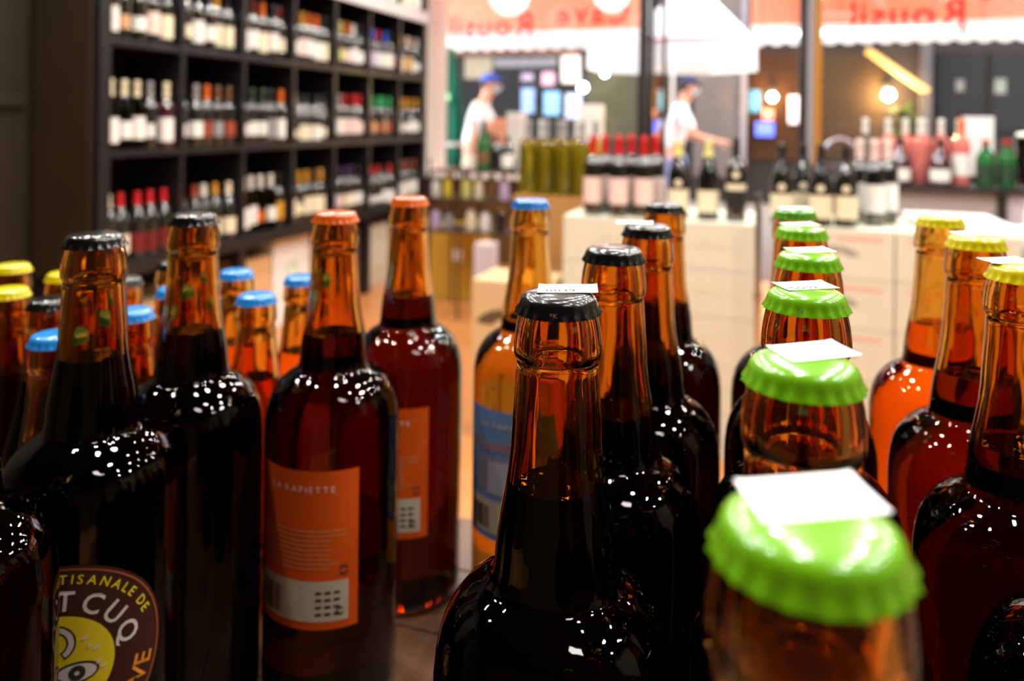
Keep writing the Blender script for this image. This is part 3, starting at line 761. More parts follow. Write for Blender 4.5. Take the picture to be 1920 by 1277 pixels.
# bottles on the cartons
for i, (x, Y) in enumerate(((1112, 3.02), (1160, 3.01), (1207, 3.03), (1134, 3.12), (1183, 3.11), (1229, 3.13))):
    p = atY(x, 330, Y)
    wine((p.x, p.y, AZ), 'bordeaux', 'red', 'pink', 'dark', ['dark wine bottle with red capsule and pale pink label, front row on the cream cartons', 'dark wine bottle with red capsule and pale pink label, back row on the cream cartons'][i // 3], 'red-capsuled bottles on the cream cartons')
for i, (x, sh_, c, l, md) in enumerate(((1272, 'burgundy', 'pale yellow', 'cream', True), (1328, 'burgundy', 'pale yellow', 'cream', False), (1380, 'bordeaux', 'black', 'black', True))):
    p = atY(x, 330, 3.05)
    w_ = wine((p.x, p.y, AZ), sh_, c, l, 'black', ['dark bottle with pale neck and round medallion on cream cartons beside the red capsules', 'dark bottle with pale neck and cream label between two medallion bottles', 'black bottle with round medallion and narrow pale band near the chrome pole'][i], 'dark bottles near the chrome pole', medallion=md)
    if i == 2: part('pale_band', curved_label(37.6 * mm, 118 * mm, 140 * mm, R_(70), .0008), cmat('cream', 'label'), w_, True)
for i, (x, Y) in enumerate(((1466, 3.03), (1506, 3.13), (1539, 3.03), (1587, 3.04))):
    p = atY(x, 330, Y)
    wine((p.x, p.y, AZ), 'burgundy', 'black', 'cream', 'dark', 'dark sloping-shouldered bottle with low cream label and small medallion on the printed cartons', 'burgundy bottles on the printed cartons', medallion=True)
for i, (x, Y) in enumerate(((1612, 3.22), (1640, 3.12), (1664, 3.23))):
    p = atY(x, 330, Y)
    wine((p.x, p.y, AZ), 'bordeaux', 'pink', 'white', 'black', 'black wine bottle with pink capsule and white label beside the dark sloping-shouldered bottles', 'pink-capsuled bottles on the printed cartons')
for i in range(4):
    wine((ex0 + .05 + i * .088, 3.51, EZ), 'tall', 'grey', None, 'gold', 'tall gold-green wine bottle with pale capsule, front row on the brown cartons', 'gold-green bottles on the brown cartons')
for i in range(4):
    wine((ex0 + .094 + i * .088, 3.60, EZ), 'tall', 'grey' if i % 2 else 'white', None, 'gold', f'tall gold-green wine bottle with {"grey" if i % 2 else "white"} capsule, back row on the brown cartons', 'gold-green bottles on the brown cartons')
# white tray and receipt printer
def P3(x, y, Y): return atY(x, y, Y)
tx0, tx1 = .50, .79
ty = thing('foam_tray', 'shallow white foam tray on the printed cartons', 'tray', ((tx0 + tx1) / 2, 3.2, AZ))
hx = (tx1 - tx0) / 2
m_foam = pm('white_foam', srgb(244, 244, 246), .7, noise=.03)
part('base', box(-hx, hx, -.2, .2, 0, .008, .002), m_foam, ty)
for a in ((-hx, hx, -.2, -.188), (-hx, hx, .188, .2), (-hx, -hx + .012, -.1878, .1878), (hx - .012, hx, -.1878, .1878)): part('rim', box(*a, .0082, .03, .003), m_foam, ty)
pr = thing('receipt_printer', 'white receipt printer with dark paper slot on the white cartons', 'printer', (1.02, 3.12, AZ))
m_pw = pm('printer_plastic', srgb(232, 232, 236), .4, noise=.03)
part('case', box(-.15, .15, -.12, .12, 0, .075, .012), m_pw, pr)
part('lid', box(-.145, .145, -.10, .12, .0755, .115, .012), m_pw, pr)
part('paper_slot', box(-.05, .06, -.1225, -.119, .045, .056), m_black, pr)

# chrome pole
cp = atY(1421, 500, 2.85)
m_chrome = pm('chrome', srgb(210, 208, 214), .12, 1.0, noise=.03)
po = thing('chrome_stand', 'thin chrome stand pole between the two stacks of cream cartons', 'stand', (cp.x, cp.y, 0))
part('foot', lathe([(0, 0), (.085, 0), (.085, .008), (.03, .018), (0, .02)], 28), m_chrome, po, True, 40)
part('pole', tube([(0, 0, .0195), (0, 0, .98)], .012, 16), m_chrome, po, True, 40)
part('collar', lathe([(.0121, .62), (.017, .622), (.017, .655), (.0121, .657)], 18), m_chrome, po, True, 40)
part('cap', ball(.015, 14, 10, c=(0, 0, .988)), m_black, po, True)

# low table with rosé
DZ, DY = .963, 4.04
dx0 = atY(1596, 345, DY).x
m_dt = pm('dark_table_top', srgb(30, 28, 30), .3, noise=.2)
dt = thing('side_table', 'dark-topped table with a grey front panel under the rosé bottles', 'table', (0, 0, 0))
part('top', box(dx0, 2.5, DY, DY + .55, DZ - .025, DZ, .003), m_dt, dt)
part('front_panel', box(dx0 + .03, dx0 + .62, DY + .04, DY + .06, .12, DZ - .0255, .002), pm('grey_panel', srgb(168, 156, 150), .5, noise=.08), dt)
part('front_panel', box(dx0 + .66, 2.44, DY + .04, DY + .06, .12, DZ - .0255, .002), pm('pale_panel', srgb(206, 196, 208), .5, noise=.08), dt)
for x in (dx0 + .005, dx0 + .625, 2.45):
    for y in (DY + .01, DY + .5): part('leg', box(x, x + .03, y, y + .03, 0, DZ - .0255, .003), m_dt, dt)
rose = [(1665, 4.30), (1697.5, 4.30), (1730.5, 4.30), (1764, 4.30), (1798, 4.30), (1725, 4.195), (1802, 4.14), (1622, 4.28)]
for i, (x, Y) in enumerate(rose):
    p = atY(x, 300, Y)
    wine((p.x, p.y, DZ), 'bordeaux', ['white', 'orange'][i == 6], 'white' if i == 6 else None, 'clear' if i == 7 else 'rose', 'orange-capsuled rosé bottle with white label beside the green bottles' if i == 6 else 'clear white-capped bottle at the end of the rosé row' if i == 7 else
         'pink rosé bottle between the two squat dark bottles' if i == 5 else 'pink rosé bottle with white cap in the back row on the dark table', 'rosé bottles on the dark table')
for i, x in enumerate((1688, 1763)):
    p = atY(x, 300, 4.11)
    wine((p.x, p.y, DZ), 'jug', 'black', 'white', 'plum', ['squat dark red bottle with broad white label at the carton end of the dark table', 'squat dark red bottle with broad white label beside the orange-capsuled rosé'][i], 'squat bottles in front of the rosé')
for i, x in enumerate((1848, 1888)):
    p = atY(x, 300, 4.13)
    wine((p.x, p.y, DZ), 'liqueur', 'red', 'dark green', 'green', 'short green bottle with red cap and green label on the dark table', 'green bottles on the dark table')
p = atY(1926, 300, 4.14)
bgm = thing('beer_glass', 'large glass of amber beer with white foam beside the green bottles', 'glass', (p.x, p.y, DZ))
part('glass', lathe([(0, 0), (.030, 0), (.034, .004), (.040, .05), (.050, .20), (.052, .245), (.050, .245), (.047, .2), (.036, .05), (.03, .012), (0, .012)], 28), m_wg['clear'], bgm, True, 50)
part('beer', lathe([(0, .013), (.029, .013), (.0355, .05), (.0462, .2), (0, .2)], 28), pm('amber_draught', srgb(222, 130, 20), .2, trans=.25, ior=1.1, noise=.05), bgm, True, 50)
part('foam', lathe([(0, .2005), (.0462, .2005), (.0485, .235), (.042, .25), (.02, .256), (0, .257)], 28), pm('beer_foam', srgb(250, 246, 232), .9, noise=.03), bgm, True, 60)
p = atY(1834, 250, 4.45)
ph = thing('paper_sign', 'upright white paper sign on the dark table behind the green bottles', 'sign', (p.x, p.y, DZ))
part('sheet', box(-.07, .07, 0, .002, .03, .33), m_paper, ph); part('holder', box(-.075, .075, -.03, .03, 0, .0295, .004), m_black, ph)

# gift boxes
def gift(x, Y, z, w, h, label, col):
    p = atY(x, 300, Y)
    g = thing('gift_box', label, 'gift box', (p.x, p.y, z), 0, None)
    m = pm('gift_' + col, {'white': srgb(232, 226, 220), 'grey': srgb(206, 202, 196), 'salmon': srgb(222, 150, 122)}[col], .5, noise=.05)
    part('box', box(-w / 2, w / 2, -w / 2, w / 2, 0, h * .82, .003), m, g); part('lid', box(-w / 2 - .002, w / 2 + .002, -w / 2 - .002, w / 2 + .002, h * .822, h, .003), m, g)
gift(1108, 3.76, EZ, .105, .43, 'tall white gift box behind the red-capsuled bottles', 'white')

# black rack by the window
RY = 4.47
rx0, rx1 = atY(803, 400, RY).x, atY(966, 400, RY).x
RZ = [.545, .75, .926]
rk = thing('wire_rack', 'black metal rack with three shelves of small jars below the window', 'rack', (0, 0, 0))
for z in RZ: part('shelf', box(rx0, rx1, RY, RY + .36, z - .012, z, .002), pm('brown_rack_shelf', srgb(70, 50, 32), .5, noise=.2), rk)
for x in (rx0 + .01, atY(861, 400, RY).x, rx1 - .01):
    for y in (RY - .008, RY + .368): part('upright', tube([(x, y, 0), (x, y, 1.0)], .0075, 10), m_black, rk, True, 40)
def jar(x, Y, z, h, r, col, lid, label):
    p = atY(x, 350, Y)
    t = thing('jar', label, 'jar', (p.x, p.y, z), 0, 'jars on the rack')
    part('body', lathe([(0, 0), (r * .92, 0), (r, .006), (r, h * .72), (r * .7, h * .86), (r * .6, h * .9), (0, h * .9)], 20), pm('jar_' + col.replace(' ', '_'), srgb(*CC[col]), .2, coat=.5, noise=.1), t, True, 50)
    part('lid', lathe([(0, h * .9005), (r * .68, h * .9005), (r * .68, h), (0, h)], 20), cmat(lid, 'capsule'), t, True, 40)
for i, (x, z, h, r, col, lid, dn) in enumerate(((818, 1, .12, .03, 'white', 'black', 'beside the shelving'), (840, 1, .15, .028, 'yellow', 'gold', 'next to the white one'), (874, 1, .16, .033, 'pale yellow', 'blue', 'beside the inner upright'), (898, 1, .15, .03, 'cream', 'grey', 'next to the blue-lidded one'), (922, 1, .15, .03, 'brown', 'black', 'near the outer upright'), (945, 1, .15, .032, 'lilac', 'red', 'at the outer end'),
      (818, 0, .13, .032, 'lilac', 'black', 'beside the shelving'), (842, 0, .11, .03, 'grey', 'black', 'next to the lilac one'), (884, 0, .13, .034, 'cream', 'white', 'beside the inner upright'), (911, 0, .12, .036, 'white', 'white', 'in the middle'), (940, 0, .15, .032, 'black', 'gold', 'at the outer end'))):
    jar(x, RY + .09, RZ[z], h, r, col, lid, f'{col} jar with {lid} lid on the {["lower", "middle"][z]} rack shelf {dn}')
p = atY(906, 300, RY + .1); wine((p.x, p.y, RZ[2]), 'champagne', 'dark green', 'brown', 'green', 'green champagne bottle on the top of the rack', None)
for i, x in enumerate((930, 951)):
    p = atY(x, 300, RY + .2 - .1 * i); wine((p.x, p.y, RZ[2]), 'liqueur', 'black', ['black', 'white'][i], 'black', ['short black bottle with black label on the rack beside the champagne', 'short black bottle with white label on the rack near the gift box'][i], None)
gift(968, RY + .29, RZ[2], .1, .37, 'tall grey gift box on the top of the rack', 'grey')
gift(940, RY + .3, RZ[2], .1, .33, 'salmon gift box on the rack beside the grey one', 'salmon')

# pendant globes by the window
for i, (x, y, rp) in enumerate(((955, -8, 38), (1147, -10, 32))):
    p = atY(x, y, 5.55); r = rp / F * 5.75
    g = thing('pendant_lamp', ['white glass globe pendant lamp near the window corner', 'white glass globe pendant lamp beside the shop door'][i], 'lamp', (p.x, p.y, p.z))
    part('globe', ball(r, 32, 18), pm('opal_globe', srgb(250, 248, 250), .2, emis=(1, .97, .95), estr=1.2, noise=.02), g, True)
    part('fitting', lathe([(.03, r * .97), (.03, r + .05), (.012, r + .06), (0, r + .06)], 20), m_black, g, True, 40)
    part('cord', tube([(0, 0, r + .055), (0, 0, ZC - p.z)], .003, 8), m_black, g)

# ------------------------------------------------------------------ outside: pavement, the shop's awnings
struct('ground', box(-14, 14, YF + .14, 18, -.12, -.02), pm('pavement', srgb(120, 112, 108), .85, noise=.15, nscale=3))
m_awn = cloth('orange_awning_cloth', srgb(253, 196, 172), .65)
m_awn_w = cloth('white_valance_cloth', srgb(250, 250, 250), .8)
m_red = pm('awning_red_letter', srgb(226, 22, 18), .6, noise=.05)
AY = 8.2
def awning(px0, px1, label, lines):
    x0, x1 = atY(px0, 60, AY).x, atY(px1, 60, AY).x
    a = thing('shop_awning', label, 'awning', ((x0 + x1) / 2, YF + .139, 0))
    h = (x1 - x0) / 2; dy = AY - YF - .139
    def slab(p0, p1, p2, p3, t):
        n = (Vector(p1) - Vector(p0)).cross(Vector(p3) - Vector(p0)).normalized() * t
        v = [Vector(p) for p in (p0, p1, p2, p3)]; v += [p + n for p in v]
        return v, [(3, 2, 1, 0), (4, 5, 6, 7), (0, 1, 5, 4), (1, 2, 6, 5), (2, 3, 7, 6), (3, 0, 4, 7)]
    part('canopy', slab((-h, 0, 2.98), (h, 0, 2.98), (h, dy, 2.66), (-h, dy, 2.66), .003), m_awn, a)
    part('valance', box(-h, h, dy, dy + .003, 2.235, 2.66), m_awn, a)
    n = max(6, int(2 * h / .16)); V = []; Fc = []
    for i in range(n * 6 + 1):                          # white lower edge, scalloped
        x = -h + 2 * h * i / (n * 6); zb = 2.055 - .035 * abs(math.sin(PI * i / 6))
        for q in (0, .003): V += [Vector((x, dy + q - .001, 2.2345)), Vector((x, dy + q - .001, zb))]
    for i in range(n * 6):
        k = i * 4
        Fc += [(k, k + 1, k + 5, k + 4), (k + 2, k + 6, k + 7, k + 3), (k + 1, k + 3, k + 7, k + 5), (k, k + 4, k + 6, k + 2)]
    part('scalloped_edge', (V, Fc), m_awn_w, a)
    for s in (-1, 1): part('arm', tube([(s * (h - .05), 0, 2.55), (s * (h - .05), dy - .02, 2.62)], .015, 8), m_cream, a)
    for i, (txt, pxm, size, z) in enumerate(lines):
        X = atY(pxm, 40, AY).x - (x0 + x1) / 2
        v, f = text_flat(txt, size, 0, 0, .12, mirror=True)
        part('lettering', ([Vector((p.x + X, dy - .002, z + p.y)) for p in v], f), m_red, a)
awning(826, 1198, 'orange shop awning with red lettering outside the corner window', [('Rousil', 920, .37, 2.18), ('Cave', 1110, .34, 2.30)])
awning(1408, 2150, 'orange shop awning with red lettering outside the wide window', [('Rousil', 1700, .37, 2.18), ('Cave', 1925, .34, 2.42)])
# fluorescent tubes under the awning edge
for i, (a, b_) in enumerate(((1416, 1502), (1540, 1790), (1815, 2000))):
    p0, p1 = atY(a, 66, AY - .08), atY(b_, 66, AY - .08)
    z = 2.13
    t = thing('tube_light', ['short fluorescent tube under the awning beside the parasol', 'long fluorescent tube under the awning right of the ochre post', 'fluorescent tube under the far end of the wide awning'][i], 'light', ((p0.x + p1.x) / 2, AY - .10, z))
    h = (p1.x - p0.x) / 2
    part('tube', tube([(-h, 0, 0), (h, 0, 0)], .03, 14), glow('tube_glow', (1, .98, .95), 6), t, True, 50)
    part('housing', box(-h, h, -.03, .03, .031, .06, .004), m_cream, t)
    for s in (-1, 1): part('end_cap', tube([(s * h, 0, 0), (s * (h + .03), 0, 0)], .032, 14), m_black, t, True, 40)
    for s in (-.7, .7): part('hanger', tube([(s * h, 0, .06), (s * h, 0, .552)], .004, 6), m_black, t)

# white parasol over the terrace
def parasol(p, r, rim, peak, flap, label, cm, trim, tilt=0):
    t = thing('parasol', label, 'parasol', (p[0], p[1], -.02))
    n = 8
    V = [Vector((0, 0, peak))]; Fc = []
    for i in range(n):
        a = 2 * PI * (i + .5) / n; V.append(Vector((r * math.cos(a), r * math.sin(a), rim)))
    for i in range(n): Fc.append((0, 1 + i, 1 + (i + 1) % n))
    up_ = [v + Vector((0, 0, .004)) for v in V]
    part('canopy', join((up_, Fc), (V, [tuple(reversed(q)) for q in Fc])), cm, t)
    fv = []; ff = []
    for i in range(n):
        a = 2 * PI * (i + .5) / n
        fv += [Vector((r * math.cos(a), r * math.sin(a), rim - .002)), Vector((r * math.cos(a) * 1.01, r * math.sin(a) * 1.01, rim - flap))]
    for i in range(n): j = (i + 1) % n; ff.append((2 * i, 2 * i + 1, 2 * j + 1, 2 * j))
    part('flap', (fv, ff), cm, t)
    ring = [(r * 1.012 * math.cos(2 * PI * (i + .5) / n), r * 1.012 * math.sin(2 * PI * (i + .5) / n), rim - .02) for i in range(n + 1)]
    part('trim', tube(ring, .018, 6), trim, t)
    part('pole', tube([(0, 0, 0.04), (0, 0, peak + .05)], .022, 12), m_cream, t, True, 40)
    part('base', lathe([(0, 0), (.25, 0), (.25, .04), (.05, .06), (0, .06)], 24), pm('parasol_base', srgb(90, 90, 90), .7, noise=.1), t, True, 40)
    for i in range(n):
        a = 2 * PI * (i + .5) / n
        part('rib', tube([(0, 0, peak - .03), (r * .98 * math.cos(a), r * .98 * math.sin(a), rim - .01)], .008, 6), m_cream, t)
m_pink = pm('parasol_pink_trim', srgb(226, 96, 120), .6, noise=.05)
q = atY(1262, 100, 9.6)
parasol((q.x, q.y), 1.05, 2.20, 3.25, .30, 'white terrace parasol with pink trim outside the shop door', cloth('white_parasol_cloth', srgb(250, 250, 250), .6), m_pink)

# folded green parasol
q = atY(842, 200, 7.1)
gp = thing('folded_parasol', 'folded dark green parasol with pale emblem outside the corner window', 'parasol', (q.x, q.y, -.02))
V, Fc, seg = [], [], 48
rows = [(.62, .05), (.66, .10), (.9, .125), (1.25, .115), (1.6, .085), (1.9, .045), (1.98, .02)]
for z, r in rows:
    for k in range(seg):
        a = 2 * PI * k / seg; rr = r * (1 + .28 * math.cos(8 * a))
        V.append(Vector((rr * math.cos(a), rr * math.sin(a), z + (.05 * math.cos(8 * a) if z < .65 else 0))))
for i in range(len(rows) - 1):
    for k in range(seg):
        j = (k + 1) % seg; Fc.append((i * seg + k, i * seg + j, (i + 1) * seg + j, (i + 1) * seg + k))
Fc.append(tuple(range((len(rows) - 1) * seg, len(rows) * seg)))
part('cloth', (V, Fc), pm('green_parasol_cloth', srgb(16, 120, 96), .8, noise=.15, nscale=10), gp, True)
part('pole', tube([(0, 0, .04), (0, 0, 2.08)], .02, 12), m_cream, gp, True, 40)
part('base', lathe([(0, 0), (.24, 0), (.24, .04), (.05, .06), (0, .06)], 24), MATS['parasol_base'], gp, True, 40)
part('strap', lathe([(.14, 1.0), (.162, 1.0), (.162, 1.04), (.14, 1.04)], 24), m_foam, gp, True, 40)
part('emblem', ([Vector((p.x, -.166 - 0 * p.y, 1.48 + p.y)) for p in disc(.02, 0, .055, 20, 0, 2)[0]], disc(0, 0, .05, 20, 0, 2)[1]), pm('pale_green_emblem', srgb(150, 236, 170), .7, noise=.05), gp)

# ------------------------------------------------------------------ building across the street
BY = 12.6
bd = thing('cafe_building', 'brown cafe front with dark windows and posters across the street', 'building', (0, BY, 0))
def fr(name, a, b_, y0, y1, m, parent=bd, dep=.02, Y=None, proud=0.0):
    Y = Y or BY
    p0, p1 = atY(a, y1, Y), atY(b_, y0, Y)
    return part(name, box(p0.x, p1.x, -dep - proud, -proud, p0.z, p1.z, .003), m, parent)
def bcol(n, r, g, b_, rough=.7, noise=.25):
    k = .55 if not n.startswith('poster') else .9
    return pm('facade_' + n, srgb(r * k, g * k, b_ * k), rough, noise=noise, nscale=3, spec=.12)
m_brown, m_dk = bcol('brown', 92, 70, 48), bcol('dark', 34, 32, 34, .3)
part('wall', box(-14, 14, 0, .4, 0, 6.5), bcol('wall', 78, 66, 62), bd)
fr('taupe_pier', 1300, 1404, -60, 330, bcol('taupe', 168, 150, 142), dep=.1)
fr('white_pilaster', 1388, 1403, -60, 330, bcol('pilaster', 226, 214, 222), dep=.04, proud=.101)
fr('tan_panel', 1098, 1196, 118, 262, bcol('tan', 124, 116, 84), dep=.03)
fr('brown_panel', 1540, 1660, 96, 300, m_brown, dep=.03)
fr('brown_panel', 1404, 1500, 96, 300, bcol('warm_brown', 96, 56, 26), dep=.03)
fr('grey_pillar', 1722, 1746, 80, 300, bcol('grey', 140, 132, 134), dep=.12)
for (a, b_, y0, y1) in ((926, 1052, 128, 262), (1752, 1845, 96, 250), (1853, 1945, 96, 250), (862, 920, 150, 262)):
    w_ = fr('window_frame', a, b_, y0, y1, bcol('frame', 60, 56, 60), dep=.05)
    fr('pane', a + 4, b_ - 4, y0 + 4, y1 - 4, m_dk, w_, dep=.01, proud=.0505)
fr('cream_board', 872, 924, 106, 148, bcol('cream', 236, 214, 180, noise=.08), dep=.03)
fr('sign_band', 928, 1046, 108, 127, bcol('band', 190, 186, 190, noise=.08), dep=.06)
fr('fascia_band', 826, 1090, 90, 106, bcol('fascia', 176, 124, 100, noise=.1), dep=.08)
for n, a, b_, y0, y1, c in (('poster', 980, 1004, 166, 212, (150, 176, 220)), ('poster', 1022, 1052, 172, 216, (140, 186, 222)), ('poster', 1062, 1092, 176, 222, (200, 206, 232)), ('poster', 1054, 1090, 104, 156, (226, 206, 196)), ('round_sign', 1018, 1042, 136, 160, (226, 170, 190)),
                            ('poster', 1404, 1426, 170, 210, (70, 130, 170)), ('poster', 1430, 1450, 205, 225, (206, 130, 120)), ('menu_board', 1478, 1500, 180, 232, (226, 216, 236)), ('poster', 980, 1002, 138, 152, (170, 150, 170)),
                            ('poster', 1862, 1884, 148, 176, (120, 122, 112)), ('poster', 1790, 1806, 150, 172, (110, 108, 104)), ('plant_box', 1380, 1386, 1, 2, (1, 1, 1))):
    if n == 'plant_box': continue
    fr(n, a, b_, y0, y1, bcol(f'poster_{a}_{y0}', *c, noise=.3), dep=.01, proud=.062)
fr('lit_blue_sign', 1417, 1451, 230, 255, pm('blue_sign_lit', srgb(80, 100, 230), .4, emis=srgb(90, 110, 255), estr=1.0, noise=.1), dep=.04, proud=.062)
# wall lamps
def wall_lamp(x, y, label, col, st, r=.05):
    p = atY(x, y, BY - .3)
    t = thing('wall_lamp', label, 'lamp', (p.x, BY - .3, p.z))
    part('bulb', ball(r, 18, 12), glow('bulb_' + label.split()[0], col, st), t, True)
    part('arm', tube([(0, .3 - .13, .12), (0, .06, .13), (0, 0, r + .005)], .01, 8), m_black, t)
    part('back_plate', box(-.04, .04, .165, .18, .06, .18, .004), m_black, t)
wall_lamp(1448, 182, 'warm bulb wall lamp on the brown panel beside the white pilaster', (1, .62, .25), 420, .055)
wall_lamp(1666, 178, 'golden bulb wall lamp beside the grey pillar', (1, .66, .28), 700, .07)
wall_lamp(1093, 164, 'cold round lamp beside the posters', (.75, .92, 1), 30, .07)
wall_lamp(1134, 138, 'white small lamp on the tan panel', (1, .97, .93), 60, .045)
# slanting tan awning arm beside the golden lamp
p0, p1 = atY(1625, 96, BY - .5), atY(1735, 172, BY - .5)
sw = thing('slanting_blind', 'slanting cream blind beside the golden wall lamp', 'blind', (p0.x, BY - .5, p0.z))
d_ = p1 - p0
part('blind_cloth', ([Vector((0, -.35, 0)), Vector((0, .3, 0)), Vector((d_.x, .3, d_.z)), Vector((d_.x, -.35, d_.z)), Vector((0, -.35, .02)), Vector((0, .3, .02)), Vector((d_.x, .3, d_.z + .02)), Vector((d_.x, -.35, d_.z + .02))],
     [(3, 2, 1, 0), (4, 5, 6, 7), (0, 1, 5, 4), (1, 2, 6, 5), (2, 3, 7, 6), (3, 0, 4, 7)]), cloth('cream_blind_cloth', srgb(232, 206, 150), .5), sw)
part('bracket', tube([(0, .3, .01), (0, .475, .06)], .02, 8), m_black, sw)
part('bracket', tube([(d_.x, .3, d_.z + .01), (d_.x, .385, d_.z + .06)], .02, 8), m_black, sw)
# potted plant by the pillar
p = atY(1700, 250, BY - .5)
pp = thing('potted_plant', 'leafy green potted plant below the golden wall lamp', 'plant', (p.x, p.y, -.02))
part('pot', lathe([(0, 0), (.16, 0), (.22, .38), (.24, .42), (.2, .42), (.19, .36), (0, .36)], 24), bcol('pot', 120, 80, 60), pp, True, 40)
part('stem', tube([(0, 0, .355), (.02, .01, .9), (0, 0, 1.35)], .02, 8), m_brown, pp)
rl = random.Random(11)
me_leaf = make_mesh('leaf', ([Vector((0, 0, 0)), Vector((.05, .12, .02)), Vector((0, .3, -.03)), Vector((-.05, .12, .02)), Vector((0, .13, .035))], [(0, 1, 4), (1, 2, 4), (2, 3, 4), (3, 0, 4)]), bcol('leaf', 70, 120, 50))
for i in range(46):
    obj('leaf', me_leaf, pp, (rl.uniform(-.03, .03), rl.uniform(-.03, .03), .7 + .75 * i / 46), (rl.uniform(-.2, .9), rl.uniform(-.4, .4), rl.uniform(0, 6.28)))

# metal terrace chair: an arched tube back
p = atY(1588, 290, 7.7)
ch = thing('terrace_chair', 'metal terrace chair with arched tube back outside the wide window', 'chair', (p.x, p.y, -.02), R_(10))
arch = [(-.2, .2, .45), (-.2, .21, .8), (-.17, .22, 1.0), (-.09, .23, 1.10), (0, .235, 1.13), (.09, .23, 1.10), (.17, .22, 1.0), (.2, .21, .8), (.2, .2, .45)]
m_alu = pm('brushed_aluminium', srgb(206, 208, 222), .25, 1.0, noise=.05)
part('back_frame', tube(arch, .014, 10), m_alu, ch, True)
for z in (.6, .72, .84): part('back_slat', box(-.195, .195, .203, .211, z, z + .05, .003), m_alu, ch)
part('seat', box(-.2, .2, -.22, .2, .43, .45, .006), m_alu, ch)
for sx in (-.18, .18):
    for sy in (-.19, .18): part('leg', tube([(sx, sy, .43), (sx * 1.12, sy * 1.15, 0)], .012, 8), m_alu, ch)

# ------------------------------------------------------------------ people outside
def skin_mesh(name, verts, edges, mat, sub=2, root=0):
    me = bpy.data.meshes.new(name)
    me.from_pydata([v[0] for v in verts], edges, [])
    o = bpy.data.objects.new(name, me); COL.objects.link(o)
    md = o.modifiers.new('s', 'SKIN'); md.use_smooth_shade = True
    for i, v in enumerate(verts):
        sv = me.skin_vertices[0].data[i]; sv.radius = (v[1], v[2] if len(v) > 2 else v[1]); sv.use_root = (i == root)
    sb = o.modifiers.new('d', 'SUBSURF'); sb.levels = sub; sb.render_levels = sub
    dg = bpy.context.evaluated_depsgraph_get()
    m2 = bpy.data.meshes.new_from_object(o.evaluated_get(dg))
    bpy.data.objects.remove(o); bpy.data.meshes.remove(me)
    m2.name = name; m2.materials.clear(); m2.materials.append(mat)
    for p in m2.polygons: p.use_smooth = True
    return m2
m_skin = pm('skin', srgb(226, 166, 138), .55, noise=.06, nscale=20)
m_shirt = pm('white_cotton', srgb(250, 250, 250), .85, noise=.03)
def add_hand(V, E, iw, wrist, dirv, thumb):
    """palm, four fingers of unequal length with a knuckle bend, and a thumb from the side of the palm"""
    d = Vector(dirv).normalized(); s = d.cross(Vector((0, 0, 1))).normalized(); dn = Vector((0, 0, -1))
    palm = Vector(wrist) + d * .055
    V.append((palm, .028, .016)); ip = len(V) - 1; E.append((iw, ip))
    for k, (off, ln) in enumerate(((-.028, .068), (-.010, .078), (.009, .074), (.026, .058))):
        b0 = palm + d * .035 + s * off; b1 = b0 + d * ln * .5 + dn * .008; b2 = b1 + d * ln * .35 + dn * .026
        n = len(V); V += [(b0, .0095), (b1, .0085), (b2, .0075)]; E += [(ip, n), (n, n + 1), (n + 1, n + 2)]
    t0 = palm - d * .02 + s * thumb * .032; t1 = t0 + d * .035 + s * thumb * .018 + dn * .012
    n = len(V); V += [(t0, .011), (t1, .0085)]; E += [(ip, n), (n, n + 1)]
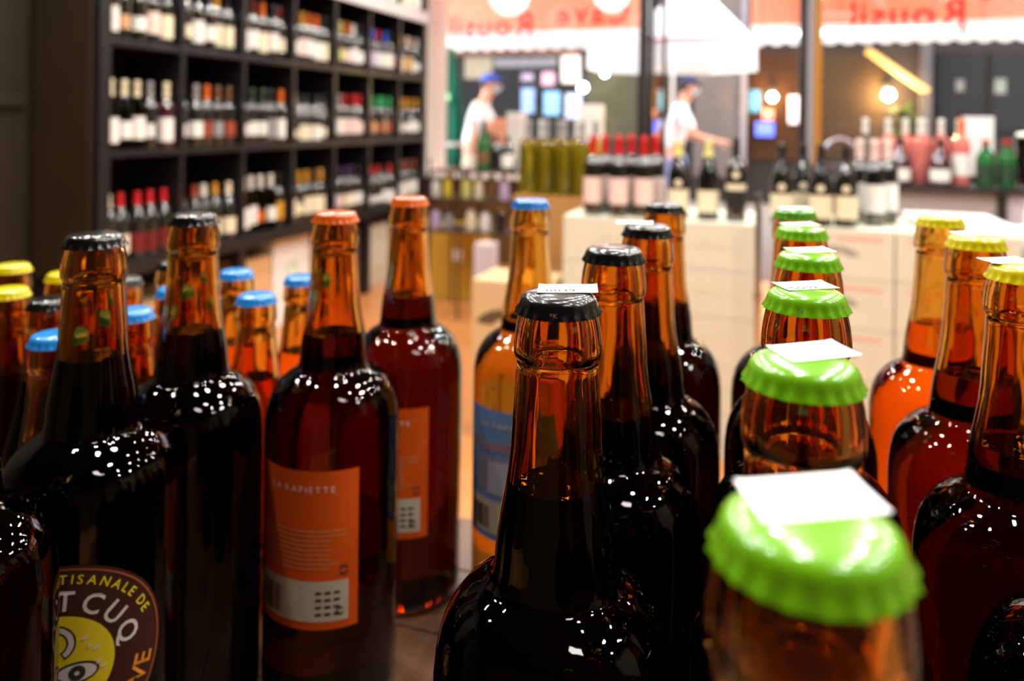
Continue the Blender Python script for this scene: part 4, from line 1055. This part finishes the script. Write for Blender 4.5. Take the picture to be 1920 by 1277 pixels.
def person(loc, rz, label, lean, arms, capc, jeans, group=None):
    """faces local +Y; arms = ((elbow, wrist, hand direction), ...) for left then right"""
    t = thing('person', label, 'person', loc, rz)
    L = lean
    hip = (0, 0, .94); sp = (0, L * .25, 1.12); chs = (0, L * .6, 1.32); nk = (0, L * .95 + .005, 1.47); h0 = (0, L * 1.1 + .03, 1.555); h1 = (0, L * 1.2 + .05, 1.64); h2 = (0, L * 1.25 + .04, 1.70)
    V = [(hip, .15, .10), (sp, .135, .095), (chs, .155, .105), (nk, .052, .052), (h0, .066, .078), (h1, .076, .094), (h2, .060, .076)]
    E = [(i, i + 1) for i in range(6)]
    for s, (el, wr, hd) in zip((-1, 1), arms):
        n = len(V); V += [((s * .175, L * .72, 1.385), .062), (el, .043), (wr, .029, .024)]
        E += [(2, n), (n, n + 1), (n + 1, n + 2)]; add_hand(V, E, n + 2, wr, hd, -s)
    for s in (-1, 1):
        n = len(V); V += [((s * .09, 0, .86), .092), ((s * .105, .03, .49), .058), ((s * .11, -.02, .10), .04), ((s * .115, .10, .035), .036, .03)]
        E += [(0, n), (n, n + 1), (n + 1, n + 2), (n + 2, n + 3)]
    body = obj('body', skin_mesh('body', V, E, m_skin), t)
    # face and ears
    hc = Vector(h1)
    for s in (-1, 1):
        part('ear', ball(.028, 12, 8, .45, .8, 1.2, hc + Vector((s * .077, -.01, -.015))), m_skin, t, True)
        e = part('eye', ball(.013, 12, 8, 1, .6, .8, hc + Vector((s * .03, .086, .0))), m_foam, t, True)
        part('pupil', ball(.006, 8, 6, 1, .6, 1, hc + Vector((s * .03, .094, .0))), m_black, e, True)
    part('nose', ball(.018, 12, 8, .7, 1.0, 1.3, hc + Vector((0, .098, -.03))), m_skin, t, True)
    hr = ball(.1, 24, 14, .84, 1.02, .95, hc + Vector((0, -.018, .015)))
    keep = [f for f in hr[1] if all((hr[0][i] - hc).y < .03 or (hr[0][i] - hc).z > .06 for i in f) and all((hr[0][i] - hc).z > -.06 for i in f)]
    part('hair', keepf(hr, keep), pm('brown_hair', srgb(70, 52, 40), .7, noise=.3, nscale=60), t, True)
    mk = ball(.1, 24, 14, .80, 1.06, .98, hc + Vector((0, .0, -.01)))
    keep = [f for f in mk[1] if all((mk[0][i] - hc).y > .02 and -.088 < (mk[0][i] - hc).z < -.012 for i in f)]
    part('face_mask', keepf(mk, keep), pm('mask_paper', srgb(214, 232, 244), .8, noise=.03), t, True)
    cp_ = ball(.105, 24, 14, .86, 1.04, .80, hc + Vector((0, -.012, .035)))
    keep = [f for f in cp_[1] if all((cp_[0][i] - hc).z > .028 for i in f)]
    cm = pm('cap_cloth_%d' % capc[2], srgb(*capc), .8, noise=.1)
    cpo = part('cap', keepf(cp_, keep), cm, t, True)
    pk = [p for p in disc(0, 0, .085, 20, .0, 3, 0, PI, .95)[0]]; pf = disc(0, 0, .085, 20, .0, 3, 0, PI, .95)[1]
    part('cap_peak', join(([Vector((p.x + hc.x, p.y + hc.y + .07, hc.z + .035 - p.y * .2)) for p in pk], pf), ([Vector((p.x + hc.x, p.y + hc.y + .07, hc.z + .029 - p.y * .2)) for p in pk], [tuple(reversed(q)) for q in pf])), cm, cpo)
    # clothes
    SV = [((0, 0, .90), .165, .118), ((0, L * .25, 1.12), .158, .116), ((0, L * .6, 1.32), .172, .122), ((0, L * .85, 1.435), .085, .075)]
    SE = [(0, 1), (1, 2), (2, 3)]
    for s, (el, wr, hd) in zip((-1, 1), arms):
        sh_ = Vector((s * .175, L * .72, 1.385)); n = len(SV)
        SV += [(tuple(sh_), .078), (tuple(sh_.lerp(Vector(el), .85)), .062)]; SE += [(2, n), (n, n + 1)]
    obj('shirt', skin_mesh('shirt', SV, SE, m_shirt), t)
    TV = [((0, 0, .95), .158, .112)]; TE = []
    for s in (-1, 1):
        n = len(TV); TV += [((s * .09, 0, .84), .108), ((s * .105, .03, .49), .076), ((s * .11, -.01, .11), .062)]; TE += [(0, n), (n, n + 1), (n + 1, n + 2)]
    obj('trousers', skin_mesh('trousers', TV, TE, jeans), t)
    for s in (-1, 1): part('shoe', ball(.1, 16, 10, .5, 1.35, .5, (s * .113, .05, .05)), m_black, t, True)
    return t
m_jeans = pm('pale_jeans', srgb(150, 160, 206), .85, noise=.15, nscale=40)
m_apron = pm('cream_trousers', srgb(226, 214, 190), .85, noise=.08)
p = at(884, 200, 8.25)
person((p.x, p.y, -.02), -YAW - R_(62) + R_(0), 'person in white shirt and blue cap leaning forward outside', .14,
       (((-.26, .22, 1.14), (-.14, .44, 1.06), (.3, 1, -.5)), ((.25, .24, 1.16), (.12, .46, 1.10), (-.3, 1, -.5))), (40, 84, 200), m_apron)
p = at(1262, 200, 8.3)
person((p.x, p.y, -.02), -YAW - R_(60), 'person in white shirt and dark cap reaching forward under the parasol', .10,
       (((-.24, .16, 1.12), (-.16, .42, 1.05), (.1, 1, -.2)), ((.25, .2, 1.12), (.18, .48, 1.06), (-.1, 1, -.1))), (36, 44, 84), m_jeans)
